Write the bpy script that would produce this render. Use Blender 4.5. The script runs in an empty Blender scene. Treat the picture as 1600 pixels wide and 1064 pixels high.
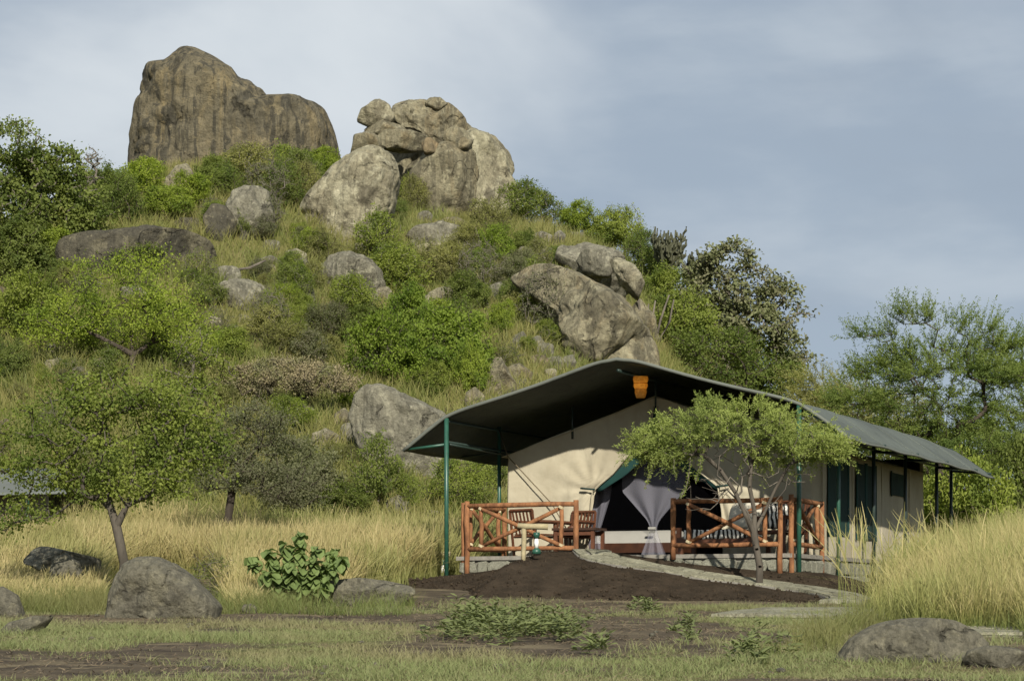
import bpy, bmesh, math, random
import numpy as np
from mathutils import Vector, noise as mnoise
R = math.radians
SC = bpy.context.scene
COL = SC.collection
# ------------------------------------------------------------------ camera, sky, sun, exposure
F, HY, EYE = 3540.0, 950.0, 1.6           # focal length and horizon row in photograph pixels, eye height
cam_d = bpy.data.cameras.new('camera'); cam = bpy.data.objects.new('camera', cam_d); COL.objects.link(cam)
cam.location = (0, 0, EYE); cam.rotation_euler = (R(90), 0, 0)
cam_d.sensor_width = 36; cam_d.lens = 36 * F / 1600
cam_d.shift_y = (HY - 532) / 1600
cam_d.clip_start = .5; cam_d.clip_end = 9000
SC.camera = cam
SUN_AZ, SUN_EL = 171.0, 29.0              # degrees clockwise from +Y
CLOUD_AT = (11.71, 9.06, 6.0)
w = bpy.data.worlds.new('World'); SC.world = w; w.use_nodes = True
def build_world():
    nt = w.node_tree; nt.nodes.clear(); N = nt.nodes.new; L = nt.links.new
    out = N('ShaderNodeOutputWorld'); bg = N('ShaderNodeBackground'); bg.inputs[1].default_value = .095
    sky = N('ShaderNodeTexSky'); sky.sky_type = 'NISHITA'; sky.sun_disc = False
    sky.sun_elevation = R(SUN_EL); sky.sun_rotation = R(SUN_AZ); sky.altitude = 1500; sky.dust_density = 1.5
    tc = N('ShaderNodeTexCoord')
    def cloud(scale, rot, loc, lo, hi, detail, dist):
        mp = N('ShaderNodeMapping'); mp.inputs['Scale'].default_value = scale; mp.inputs['Rotation'].default_value = rot
        mp.inputs['Location'].default_value = loc
        L(tc.outputs['Generated'], mp.inputs[0])
        n = N('ShaderNodeTexNoise'); n.inputs['Scale'].default_value = 1; n.inputs['Detail'].default_value = detail
        n.inputs['Roughness'].default_value = .5; n.inputs['Distortion'].default_value = dist
        L(mp.outputs[0], n.inputs['Vector'])
        r = N('ShaderNodeMapRange'); r.interpolation_type = 'SMOOTHSTEP'
        r.inputs[1].default_value = lo; r.inputs[2].default_value = hi
        L(n.outputs[0], r.inputs[0]); return r.outputs[0]
    big = cloud((3.2, 3.2, 7.5), (0, R(-22), 0), CLOUD_AT, .44, .72, 6, .35)
    wisp = cloud((7, 7, 20), (0, R(12), 0), (3.1, 2.2, 1.0), .40, .70, 7, .15)
    def mix(a, b, fac, mode='MIX'):
        m = N('ShaderNodeMix'); m.data_type = 'RGBA'; m.blend_type = mode
        for k, v in ((0, fac), (6, a), (7, b)):
            if hasattr(v, 'is_linked'): L(v, m.inputs[k])
            else: m.inputs[k].default_value = v
        return m.outputs[2]
    grey = mix(sky.outputs[0], (2.4, 2.85, 3.4, 1), .93)          # thin veil of high cloud over the blue
    c1 = mix(grey, (4.7, 5.05, 5.35, 1), big)
    c2 = mix(c1, (4.6, 5.0, 5.3, 1), N_mul(nt, wisp, .38))
    dark = cloud((3.0, 3.0, 9.0), (0, R(-10), 0), (4.3, 1.9, 7.7), .48, .70, 6, .3)
    c2 = mix(c2, (2.15, 2.55, 3.1, 1), N_mul(nt, dark, .62))
    L(c2, bg.inputs[0]); L(bg.outputs[0], out.inputs[0])
def N_mul(nt, sock, v):
    m = nt.nodes.new('ShaderNodeMath'); m.operation = 'MULTIPLY'; m.inputs[1].default_value = v
    nt.links.new(sock, m.inputs[0]); return m.outputs[0]
build_world()
sd = bpy.data.lights.new('sun', 'SUN'); sun = bpy.data.objects.new('sun', sd); COL.objects.link(sun)
sd.energy = 4.3; sd.angle = R(.8); sd.color = (1, .93, .80)
sdir = Vector((math.sin(R(SUN_AZ)) * math.cos(R(SUN_EL)), math.cos(R(SUN_AZ)) * math.cos(R(SUN_EL)), math.sin(R(SUN_EL))))
sun.rotation_euler = sdir.to_track_quat('Z', 'Y').to_euler(); sun.location = sdir * 60
SC.view_settings.view_transform = 'Standard'; SC.view_settings.look = 'None'
SC.view_settings.exposure = 0.62; SC.view_settings.gamma = 1; SC.view_settings.use_curve_mapping = False
SC.cycles.max_bounces = 10; SC.cycles.diffuse_bounces = 6; SC.cycles.transparent_max_bounces = 12

# ------------------------------------------------------------------ noise in numpy
def _h(i, j, k, s):
    n = (i * 374761393 + j * 668265263 + k * 2147483647 + s * 974634777) & 0xFFFFFFFF
    n = ((n ^ (n >> 13)) * 1274126177) & 0xFFFFFFFF
    n = ((n ^ (n >> 16)) * 2246822519) & 0xFFFFFFFF
    return ((n ^ (n >> 15)) & 0xFFFF) / 65535.0
def vn(P, s=0):
    P = np.asarray(P, float); f = np.floor(P); t = P - f; t = t * t * (3 - 2 * t); f = f.astype(np.int64)
    o = 0
    for a in (0, 1):
        for b in (0, 1):
            for c in (0, 1):
                wgt = (t[..., 0] if a else 1 - t[..., 0]) * (t[..., 1] if b else 1 - t[..., 1]) * (t[..., 2] if c else 1 - t[..., 2])
                o = o + wgt * _h(f[..., 0] + a, f[..., 1] + b, f[..., 2] + c, s)
    return o * 2 - 1
def fbm(P, oct=4, s=0, gain=.5):
    P = np.asarray(P, float); o = 0; a = 1; tot = 0
    for k in range(oct):
        o = o + a * vn(P * (2.03 ** k) + 17.3 * k, s + k); tot += a; a *= gain
    return o / tot
def n2(X, Y, sc, oct=3, s=0):
    return fbm(np.stack([np.asarray(X, float) * sc, np.asarray(Y, float) * sc, np.zeros_like(np.asarray(X, float)) + .5], -1), oct, s)

# ------------------------------------------------------------------ objects
def mesh_obj(name, V, Fc, mat, parent=None, loc=(0, 0, 0), smooth=True, root=None):
    """V in world coordinates; stored relative to root location (the thing) or to loc"""
    me = bpy.data.meshes.new(name); V = np.asarray(V, np.float32)
    org = np.array(root.location if root is not None else loc, np.float32)
    V = V - org
    if isinstance(Fc, np.ndarray):
        n = Fc.shape[1]; me.vertices.add(len(V)); me.vertices.foreach_set('co', V.ravel())
        me.loops.add(Fc.size); me.loops.foreach_set('vertex_index', Fc.astype(np.int32).ravel())
        me.polygons.add(len(Fc)); me.polygons.foreach_set('loop_start', np.arange(0, Fc.size, n, dtype=np.int32))
        me.update(calc_edges=True)
    else:
        me.from_pydata([tuple(map(float, v)) for v in V], [], Fc); me.update()
    if smooth: me.polygons.foreach_set('use_smooth', np.ones(len(me.polygons), bool))
    if mat: me.materials.append(mat)
    o = bpy.data.objects.new(name, me); COL.objects.link(o)
    if parent is not None: o.parent = parent
    if root is None: o.location = loc
    return o
def tag(o, label=None, cat=None, group=None, kind=None):
    for k, v in (('label', label), ('category', cat), ('group', group), ('kind', kind)):
        if v: o[k] = v
    return o
def thing(name, label, cat, loc, group=None):
    o = bpy.data.objects.new(name, None); COL.objects.link(o); o.location = loc; o.empty_display_size = .2
    return tag(o, label, cat, group)
class MB:
    def __init__(s): s.v = []; s.f = []
    def add(s, V, Fc):
        b = len(s.v); s.v += [tuple(v) for v in V]; s.f += [[i + b for i in q] for q in Fc]; return s
    def box(s, c, ax, ay, az):     # centre and three half-axis vectors
        c, ax, ay, az = map(np.array, (c, ax, ay, az))
        V = [c + i * ax + j * ay + k * az for i in (-1, 1) for j in (-1, 1) for k in (-1, 1)]
        return s.add(V, [[0, 1, 3, 2], [4, 6, 7, 5], [0, 4, 5, 1], [2, 3, 7, 6], [0, 2, 6, 4], [1, 5, 7, 3]])
    def tube(s, P, r, n=8, cap=True, wob=0, seed=0):
        P = [np.array(p, float) for p in P]; r = r if hasattr(r, '__len__') else [r] * len(P)
        rg = random.Random(seed); V = []; Fc = []
        for i, p in enumerate(P):
            d = P[min(i + 1, len(P) - 1)] - P[max(i - 1, 0)]; d /= np.linalg.norm(d) + 1e-9
            u = np.cross(d, (0, 0, 1) if abs(d[2]) < .9 else (1, 0, 0)); u /= np.linalg.norm(u); q = np.cross(d, u)
            for k in range(n):
                a = 2 * math.pi * k / n; rr = r[i] * (1 + wob * rg.uniform(-1, 1))
                V.append(p + rr * (math.cos(a) * u + math.sin(a) * q))
        for i in range(len(P) - 1):
            for k in range(n):
                a, b = i * n + k, i * n + (k + 1) % n; Fc.append([a, b, b + n, a + n])
        if cap: Fc += [list(range(n))[::-1], [(len(P) - 1) * n + k for k in range(n)]]
        return s.add(V, Fc)
    def obj(s, name, mat, root=None, parent=None, loc=(0, 0, 0), smooth=False):
        return mesh_obj(name, np.array(s.v), s.f, mat, parent if parent is not None else root, loc, smooth, root)

# ------------------------------------------------------------------ materials
def newmat(name):
    m = bpy.data.materials.new(name); m.use_nodes = True; nt = m.node_tree
    return m, nt, nt.nodes['Principled BSDF'], nt.nodes.new, nt.links.new
def mixn(nt, a, b, fac, mode='MIX'):
    m = nt.nodes.new('ShaderNodeMix'); m.data_type = 'RGBA'; m.blend_type = mode
    for k, v in ((0, fac), (6, a), (7, b)):
        if hasattr(v, 'is_linked'): nt.links.new(v, m.inputs[k])
        elif k == 0: m.inputs[k].default_value = v
        else: m.inputs[k].default_value = (*v, 1) if len(v) == 3 else v
    return m.outputs[2]
def noisen(nt, vec, scale, detail=4, rough=.55, lo=None, hi=None, dist=0, mscale=None, mrot=None):
    if mscale or mrot:
        mp = nt.nodes.new('ShaderNodeMapping'); nt.links.new(vec, mp.inputs[0]); vec = mp.outputs[0]
        if mscale: mp.inputs['Scale'].default_value = mscale
        if mrot: mp.inputs['Rotation'].default_value = mrot
    n = nt.nodes.new('ShaderNodeTexNoise'); n.inputs['Scale'].default_value = scale; n.inputs['Detail'].default_value = detail
    n.inputs['Roughness'].default_value = rough; n.inputs['Distortion'].default_value = dist
    nt.links.new(vec, n.inputs['Vector'])
    if lo is None: return n.outputs[0]
    r = nt.nodes.new('ShaderNodeMapRange'); r.interpolation_type = 'SMOOTHSTEP'
    r.inputs[1].default_value = lo; r.inputs[2].default_value = hi; nt.links.new(n.outputs[0], r.inputs[0])
    return r.outputs[0]
def bump(nt, b, h, strength=.4, dist=.05):
    n = nt.nodes.new('ShaderNodeBump'); n.inputs['Strength'].default_value = strength; n.inputs['Distance'].default_value = dist
    nt.links.new(h, n.inputs['Height'])
    if b.inputs['Normal'].links: nt.links.new(b.inputs['Normal'].links[0].from_socket, n.inputs['Normal'])
    nt.links.new(n.outputs[0], b.inputs['Normal'])
def objco(nt): return nt.nodes.new('ShaderNodeTexCoord').outputs['Object']
def rockmat(name, A, B, stain, pale, streak=.6, patch=.5, lean=0., sc=1., ochre=None, ss=1.):
    m, nt, b, N, L = newmat(name); co = objco(nt)
    c = mixn(nt, A, B, noisen(nt, co, .55 * sc, 8, .65, .35, .65))
    c = mixn(nt, c, pale, N_mul(nt, noisen(nt, co, .8 * sc, 6, .6, .53, .60, 1.2, (1, 1, .8)), patch))
    if ochre: c = mixn(nt, c, ochre, N_mul(nt, noisen(nt, co, .5 * sc * ss, 7, .65, .5, .60, .5, (1.6, 1.6, .22), (0, lean, 0)), .6))
    c = mixn(nt, c, stain, N_mul(nt, noisen(nt, co, 1.0 * sc * ss, 8, .66, .49, .58, .6, (2.0, 2.0, .16), (0, lean, 0)), streak))
    c = mixn(nt, c, stain, N_mul(nt, noisen(nt, co, .42 * sc, 8, .62, .55, .60, .8), patch))
    c = mixn(nt, c, stain, N_mul(nt, noisen(nt, co, 2.6 * sc, 8, .7, .56, .64, .6), .55)); c = mixn(nt, c, pale, N_mul(nt, noisen(nt, co, 3.7 * sc, 8, .7, .57, .63, .3), .6))
    ck = N('ShaderNodeTexVoronoi'); ck.feature = 'DISTANCE_TO_EDGE'; ck.inputs['Scale'].default_value = .5 * sc
    wp = N('ShaderNodeVectorMath'); wp.operation = 'ADD'; nz = N('ShaderNodeTexNoise'); nz.inputs['Scale'].default_value = .9 * sc; nz.inputs['Detail'].default_value = 6; L(co, nz.inputs['Vector'])
    L(co, wp.inputs[0]); sv = N('ShaderNodeVectorMath'); sv.operation = 'SCALE'; sv.inputs['Scale'].default_value = 1.6 / sc; L(nz.outputs['Color'], sv.inputs[0]); L(sv.outputs[0], wp.inputs[1]); L(wp.outputs[0], ck.inputs['Vector'])
    cr = N('ShaderNodeMapRange'); cr.inputs[1].default_value = .0; cr.inputs[2].default_value = .016; cr.inputs[3].default_value = 1; cr.inputs[4].default_value = 0; L(ck.outputs['Distance'], cr.inputs[0])
    cm = N('ShaderNodeMath'); cm.operation = 'MULTIPLY'; L(cr.outputs[0], cm.inputs[0]); L(noisen(nt, co, 1.3 * sc, 4, .6, .50, .58), cm.inputs[1])
    c = mixn(nt, c, tuple(x * .55 for x in stain), N_mul(nt, cm.outputs[0], .55))
    g = noisen(nt, co, 7 * sc, 9, .78, .30, .70)
    c = mixn(nt, c, mixn(nt, (.62, .65, .57), (1.36, 1.41, 1.24), g), 1.0, 'MULTIPLY')
    L(c, b.inputs['Base Color']); b.inputs['Roughness'].default_value = .9; b.inputs['Specular IOR Level'].default_value = .2
    bump(nt, b, N_mul(nt, cm.outputs[0], -1), .9, .12 / sc); bump(nt, b, noisen(nt, co, 1.6 * sc, 10, .72), .9, .3 / sc); bump(nt, b, noisen(nt, co, 1.1 * sc, 6, .6, None, None, .4, (2.5, 2.5, .3), (0, lean, 0)), .45, .25 / sc)
    return m
def leafmat(name, A, B, C=None, trans=.52):
    m, nt, b, N, L = newmat(name)
    g = N('ShaderNodeNewGeometry'); c = mixn(nt, tuple(.72 * a + .28 * b for a, b in zip(A, B)), tuple(.28 * a + .78 * b for a, b in zip(A, B)), g.outputs['Random Per Island'])
    if C: c = mixn(nt, c, C, noisen(nt, objco(nt), 1.4, 3, .5, .45, .62))
    oi = N('ShaderNodeObjectInfo'); c = mixn(nt, c, mixn(nt, (.88, .89, .90), (1.13, 1.11, 1.06), oi.outputs['Random']), 1., 'MULTIPLY')
    L(c, b.inputs['Base Color']); b.inputs['Roughness'].default_value = .65; b.inputs['Specular IOR Level'].default_value = .18
    t = N('ShaderNodeBsdfTranslucent'); L(mixn(nt, c, (1.1, 1.15, .6), 1., 'MULTIPLY'), t.inputs[0])
    mx = N('ShaderNodeMixShader'); mx.inputs[0].default_value = trans
    L(b.outputs[0], mx.inputs[1]); L(t.outputs[0], mx.inputs[2]); L(mx.outputs[0], nt.nodes['Material Output'].inputs[0])
    return m
def grassmat(name, base, mid, tip, alt, trans=.35):
    m, nt, b, N, L = newmat(name)
    at = N('ShaderNodeAttribute'); at.attribute_name = 't'
    r = N('ShaderNodeValToRGB'); e = r.color_ramp.elements
    e[0].position = 0; e[0].color = (*base, 1); e[1].position = 1; e[1].color = (*tip, 1)
    q = e.new(.5); q.color = (*mid, 1); L(at.outputs['Fac'], r.inputs[0])
    g = N('ShaderNodeNewGeometry')
    c = mixn(nt, r.outputs[0], alt, N_mul(nt, g.outputs['Random Per Island'], .55))
    c = mixn(nt, c, alt, N_mul(nt, noisen(nt, objco(nt), .45, 3, .5, .45, .65), .7))
    L(c, b.inputs['Base Color']); b.inputs['Roughness'].default_value = .6; b.inputs['Specular IOR Level'].default_value = .25
    t = N('ShaderNodeBsdfTranslucent'); L(c, t.inputs[0])
    mx = N('ShaderNodeMixShader'); mx.inputs[0].default_value = trans
    L(b.outputs[0], mx.inputs[1]); L(t.outputs[0], mx.inputs[2]); L(mx.outputs[0], nt.nodes['Material Output'].inputs[0])
    return m
def plain(name, col, rough=.7, var=.25, sc=6., spec=.3, col2=None, bstr=.15, ms=None, metal=0):
    m, nt, b, N, L = newmat(name); co = objco(nt)
    d = col2 or tuple(x * (1 - var) for x in col)
    n = noisen(nt, co, sc, 6, .65, .3, .7, 0, ms); L(mixn(nt, col, d, n), b.inputs['Base Color'])
    b.inputs['Roughness'].default_value = rough; b.inputs['Specular IOR Level'].default_value = spec; b.inputs['Metallic'].default_value = metal
    if bstr: bump(nt, b, noisen(nt, co, sc * 3, 6, .7, None, None, 0, ms), bstr, .02)
    return m
M = {}
M['rock_main'] = rockmat('rock_main', (.150, .125, .092), (.122, .105, .083), (.058, .052, .045), (.23, .185, .125), .9, .45, R(16), .45, (.215, .165, .10), 2.8)
M['rock_pale'] = rockmat('rock_pale', (.30, .27, .21), (.24, .21, .165), (.085, .072, .058), (.38, .345, .28), .45, .75, R(6), .8)
M['rock_tan'] = rockmat('rock_tan', (.235, .205, .155), (.19, .165, .125), (.078, .068, .055), (.32, .285, .22), .6, .6, R(-6), .8, (.225, .175, .115), 1.6)
M['rock_brown'] = rockmat('rock_brown', (.19, .15, .105), (.15, .12, .088), (.06, .052, .045), (.25, .20, .14), .6, .5, 0, .9)
M['rock_dark'] = rockmat('rock_dark', (.095, .083, .068), (.07, .062, .053), (.04, .037, .034), (.20, .175, .13), .35, .5, 0, 1.0)
M['rock_grey'] = rockmat('rock_grey', (.225, .205, .175), (.165, .15, .13), (.07, .063, .055), (.31, .285, .24), .5, .6, R(8), 1.0)
M['rock_field'] = rockmat('rock_field', (.15, .135, .112), (.115, .104, .09), (.075, .067, .06), (.19, .17, .135), .15, .6, 0, 2.2)
M['rock_orange'] = rockmat('rock_orange', (.235, .175, .115), (.19, .145, .10), (.10, .085, .065), (.30, .25, .18), .4, .4, 0, 1.0)
M['bark_grey'] = plain('bark_grey', (.17, .15, .125), .9, .5, 5, .1, None, .6, (1, 1, .25))
M['bark_mid'] = plain('bark_mid', (.105, .092, .075), .9, .5, 5, .1, None, .6, (1, 1, .25))
M['bark_dark'] = plain('bark_dark', (.075, .062, .05), .9, .5, 5, .1, None, .6, (1, 1, .25))
M['bark_pale'] = plain('bark_pale', (.30, .275, .235), .9, .4, 5, .1, None, .5, (1, 1, .25))
M['leaf_fresh'] = leafmat('leaf_fresh', (0.186, 0.233, 0.047), (0.299, 0.346, 0.079), (0.138, 0.185, 0.040))
M['leaf_bright'] = leafmat('leaf_bright', (0.201, 0.264, 0.038), (0.306, 0.370, 0.063), (0.161, 0.226, 0.037))
M['leaf_mid'] = leafmat('leaf_mid', (0.138, 0.180, 0.047), (0.218, 0.256, 0.070), (0.104, 0.144, 0.038))
M['leaf_dense'] = leafmat('leaf_dense', (0.153, 0.221, 0.035), (0.249, 0.320, 0.056), (0.121, 0.185, 0.030))
M['leaf_olive'] = leafmat('leaf_olive', (0.218, 0.228, 0.079), (0.306, 0.304, 0.116), (0.186, 0.189, 0.079))
M['leaf_dull'] = leafmat('leaf_dull', (0.146, 0.160, 0.083), (0.215, 0.222, 0.125), (0.166, 0.164, 0.100))
M['leaf_straw'] = leafmat('leaf_straw', (.20, .172, .105), (.27, .235, .15), (.16, .165, .085), .25)
M['leaf_broad'] = leafmat('leaf_broad', (.125, .185, .062), (.19, .25, .092), (.145, .20, .07), .35)
M['leaf_grey'] = leafmat('leaf_grey', (.10, .118, .05), (.18, .195, .10), (.16, .16, .095), .3)
M['leaf_acacia'] = leafmat('leaf_acacia', (.225, .28, .075), (.31, .36, .115), (.195, .245, .07), .42)
M['leaf_feather'] = leafmat('leaf_feather', (.135, .185, .045), (.20, .245, .065), (.11, .16, .04), .5)
M['leaf_euphorbia'] = leafmat('leaf_euphorbia', (.05, .055, .034), (.085, .088, .055), None, .05)
M['weed'] = leafmat('weed', (.10, .125, .05), (.15, .175, .075), None, .25)
M['grass_gold'] = grassmat('grass_gold', (.13, .155, .04), (.34, .285, .115), (.48, .395, .205), (.22, .235, .075))
M['grass_gold_r'] = grassmat('grass_gold_r', (.10, .145, .03), (.30, .27, .095), (.48, .40, .20), (.20, .235, .065))
M['grass_hill'] = grassmat('grass_hill', (.13, .135, .040), (.21, .20, .062), (.32, .275, .11), (.13, .165, .04))
M['grass_lawn'] = grassmat('grass_lawn', (.13, .16, .055), (.175, .225, .08), (.24, .27, .11), (.25, .22, .12))

# ------------------------------------------------------------------ terrain
YC = 88.0
_sk = np.array([(-900, 620), (-400, 480), (-150, 420), (0, 385), (110, 350), (190, 290), (280, 262), (420, 262), (520, 285), (580, 325), (660, 340), (760, 342), (830, 352),
                (900, 372), (980, 420), (1040, 490), (1110, 560), (1200, 640), (1290, 720), (1400, 800), (1550, 850), (2200, 880)], float)
_cx = (_sk[:, 0] - 800) / F * YC; _cz = EYE + (HY - _sk[:, 1]) / F * YC
def base_z(Y):
    s = 0
    for o in (-1.5, 0, 1.5):
        s = s + np.interp(np.asarray(Y, float) + o, [-300, 0, 18.6, 35, 41, 47, 90, 200, 4000], [-2, .22, 1.0, 1.66, 2.06, 2.45, 3.0, 3.2, 3.2])
    return s / 3
TH = .411; CT, ST = math.cos(TH), math.sin(TH); OX, OY = 4.864, 38.40
def T(A, B, z): return np.array((OX - CT * A + ST * B, OY + ST * A + CT * B, z))
def AB(X, Y):
    dx, dy = np.asarray(X, float) - OX, np.asarray(Y, float) - OY
    return -CT * dx + ST * dy, ST * dx + CT * dy
DECK = 2.53
def mound(X, Y):
    A, B = AB(X, Y)
    top = np.interp(A, [-3.2, -1.4, 0, 1.0, 1.8, 3.1, 4.0, 4.6, 4.9, 5.3, 6.2, 7.0, 8.0], [.0, .05, .14, .20, .29, .46, .53, .53, .42, .24, .12, .05, 0])
    wd = np.interp(A, [-3, 0, 4, 7, 8], [1.8, 2.0, 2.1, 2.6, 2.0]); sh = np.interp(A, [-1, 1, 4.4, 5.2], [1.6, 1.75, 1.75, .3])
    fr = np.clip((-B - sh) / wd, 0, 1); fall = (1 - fr * fr * (3 - 2 * fr)) * (1 - .06 * np.clip((-B - .3) / 1.3, 0, 1))
    back = np.clip((.6 - B) / .4, 0, 1)
    return top * fall * back
def ground_z(X, Y):
    X = np.asarray(X, float); Y = np.asarray(Y, float)
    b = base_z(Y)
    yf = np.interp(X, [-30, -4, 1, 6, 12, 30], [46, 46.5, 48.5, 53, 57, 62])
    zc = np.interp(X, _cx, _cz); t = np.clip((Y - yf) / (YC - yf), 0, 1)
    s = 1.07 * t * t / (t + .07)
    s = s * (1 - .05 * np.sin(2 * np.pi * t))
    s = np.where(Y > YC, np.exp(-((Y - YC) / 34) ** 2), s)
    amp = np.clip((Y - 44) / 12, 0, 1) * np.clip((260 - Y) / 100, .05, 1)
    z = b + np.maximum(zc - b, 0) * s + amp * (.75 * n2(X, Y, .16, 3, 5) + .18 * n2(X, Y, .7, 2, 9))
    near = np.clip((60 - Y) / 15, 0, 1)
    z = z + near * (.05 * n2(X, Y, .5, 2, 2) + .025 * n2(X, Y, 2.1, 2, 3))
    A, B = AB(X, Y)                            # level pad under and around the tent
    pad = np.clip((A + 1.6) / 1.2, 0, 1) * np.clip((8.4 - A) / 1.2, 0, 1) * np.clip((B + .9) / .8, 0, 1) * np.clip((13.5 - B) / 1.2, 0, 1)
    return z * (1 - pad) + pad * 2.08
def surf_z(X, Y): return ground_z(X, Y) + mound(X, Y)
_ys = np.arange(12, 150, .08)
def hit(px, py, fn=surf_z):
    u = (px - 800) / F; v = (HY - py) / F
    d = EYE + v * _ys - fn(u * _ys, _ys)
    k = np.where(d < 0)[0]; m_ = (_ys > 55) & (_ys < 96); Y = _ys[k[0]] if len(k) else _ys[m_][np.argmin(d[m_])]
    return np.array((u * Y, Y, float(fn(u * Y, Y))))
def at(px, py, Y): return np.array(((px - 800) / F * Y, Y, EYE + (HY - py) / F * Y))

def axis(fine):
    out = []
    for a, b, s in fine: out += list(np.arange(a, b, s))
    return np.array(sorted(set(np.round(out, 3))))
gx = axis([(-3000, -300, 270), (-300, -60, 20), (-60, -16, 1.), (-16, 14, .2), (14, 60, 1.), (60, 300, 20), (300, 3001, 270)])
gy = axis([(-400, 0, 40), (0, 15, 1.5), (15, 47, .2), (47, 100, .55), (100, 200, 4), (200, 600, 40), (600, 5001, 400)])
def cover(X, Y):
    """how green the open ground is, 0 bare soil .. 1 grass"""
    px = 800 + F * X / np.maximum(Y, 5); py = HY - F * (base_z(Y) - EYE) / np.maximum(Y, 5)
    c = .44 + .95 * n2(X, Y, .6, 4, 31) + .28 * n2(X * .5, Y * 2.2, .9, 3, 33)
    for (x, y, sx, sy, a) in ((560, 1015, 300, 30, .38), (150, 990, 230, 14, .30), (620, 1060, 260, 24, .4), (1000, 1064, 180, 12, .35), (1200, 1030, 110, 30, .2),
                              (120, 1050, 260, 16, -.55), (950, 1000, 260, 28, -.38), (1150, 985, 160, 22, -.30), (700, 955, 240, 10, -.25), (1480, 1050, 200, 22, -.05), (330, 965, 300, 7, -.3)):
        c = c + a * np.exp(-((px - x) / sx) ** 2 - ((py - y) / sy) ** 2)
    A, B = AB(X, Y)
    return np.clip(np.where((A > -1.2) & (A < 8) & (B > -4) & (B < 14), c - .5, c), 0, 1)
def build_ground():
    X, Y = np.meshgrid(gx, gy); Z = ground_z(X, Y)
    V = np.stack([X, Y, Z], -1).reshape(-1, 3); nx, ny = len(gx), len(gy)
    i = (np.arange(ny - 1)[:, None] * nx + np.arange(nx - 1)[None]).ravel()
    Fc = np.stack([i, i + 1, i + nx + 1, i + nx], -1)
    m, nt, b, N, L = newmat('earth'); co = objco(nt)
    ca = N('ShaderNodeAttribute'); ca.attribute_name = 'cover'; ha = N('ShaderNodeAttribute'); ha.attribute_name = 'hill'
    soil = mixn(nt, (.066, .053, .038), (.115, .092, .062), noisen(nt, co, 1.1, 6, .65, .35, .62))
    soil = mixn(nt, soil, (.215, .178, .11), noisen(nt, co, 1.0, 7, .7, .50, .66, .3, (.6, 1.5, 1)))
    soil = mixn(nt, soil, (.045, .037, .03), noisen(nt, co, .8, 6, .65, .56, .64, .2, (.5, 1.6, 1)))
    gr = mixn(nt, (.095, .105, .036), (.15, .14, .058), noisen(nt, co, 3.5, 5, .7, .35, .65))
    mr = N('ShaderNodeMapRange'); mr.inputs[1].default_value = .35; mr.inputs[2].default_value = .62
    ad = N('ShaderNodeMath'); ad.operation = 'ADD'; L(ca.outputs['Fac'], ad.inputs[0])
    L(N_mul(nt, noisen(nt, co, 6, 5, .75), .35), ad.inputs[1])
    sb = N('ShaderNodeMath'); sb.operation = 'SUBTRACT'; L(ad.outputs[0], sb.inputs[0]); sb.inputs[1].default_value = .17
    L(sb.outputs[0], mr.inputs[0])
    c = mixn(nt, soil, gr, mr.outputs[0])
    hill = mixn(nt, (.095, .105, .032), (.17, .145, .065), noisen(nt, co, .5, 6, .65, .38, .62))
    hill = mixn(nt, hill, (.13, .105, .07), noisen(nt, co, 1.3, 6, .65, .55, .66))
    c = mixn(nt, c, hill, ha.outputs['Fac'])
    L(c, b.inputs['Base Color']); b.inputs['Roughness'].default_value = .95; b.inputs['Specular IOR Level'].default_value = .1
    bump(nt, b, noisen(nt, co, 9, 8, .75), .8, .06)
    g = mesh_obj('ground', V, Fc, m); g['kind'] = 'structure'
    for nm, val in (('cover', cover(V[:, 0], V[:, 1])), ('hill', np.clip((V[:, 1] - 41) / 6, 0, 1))):
        a = g.data.attributes.new(nm, 'FLOAT', 'POINT'); a.data.foreach_set('value', val.astype(np.float32))
build_ground()

def build_mound():
    m, nt, b, N, L = newmat('dug_soil'); co = objco(nt)
    c = mixn(nt, (.040, .031, .022), (.066, .050, .035), noisen(nt, co, 2.2, 7, .7, .35, .65))
    c = mixn(nt, c, (.115, .09, .06), N_mul(nt, noisen(nt, co, 26, 3, .6, .62, .70), .7))
    L(c, b.inputs['Base Color']); b.inputs['Roughness'].default_value = 1; b.inputs['Specular IOR Level'].default_value = .05
    bump(nt, b, noisen(nt, co, 12, 8, .8), 1., .06)
    A, B = np.meshgrid(np.arange(-3.2, 8.01, .07), np.arange(-4.3, .62, .07))
    X = OX - CT * A + ST * B; Y = OY + ST * A + CT * B
    mz = mound(X, Y); edge = np.clip(mz / .08, 0, 1)
    Z = ground_z(X, Y) + mz - .02 * (1 - edge) * 3 + edge * (.03 * n2(X, Y, 1.6, 3, 41) + .012 * n2(X, Y, 7, 2, 43)) + .004
    V = np.stack([X, Y, Z], -1).reshape(-1, 3); ny, nx = A.shape
    i = (np.arange(ny - 1)[:, None] * nx + np.arange(nx - 1)[None]).ravel()
    o = mesh_obj('soil_mound', V, np.stack([i, i + nx, i + nx + 1, i + 1], -1), m); o['kind'] = 'structure'
build_mound()

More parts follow.
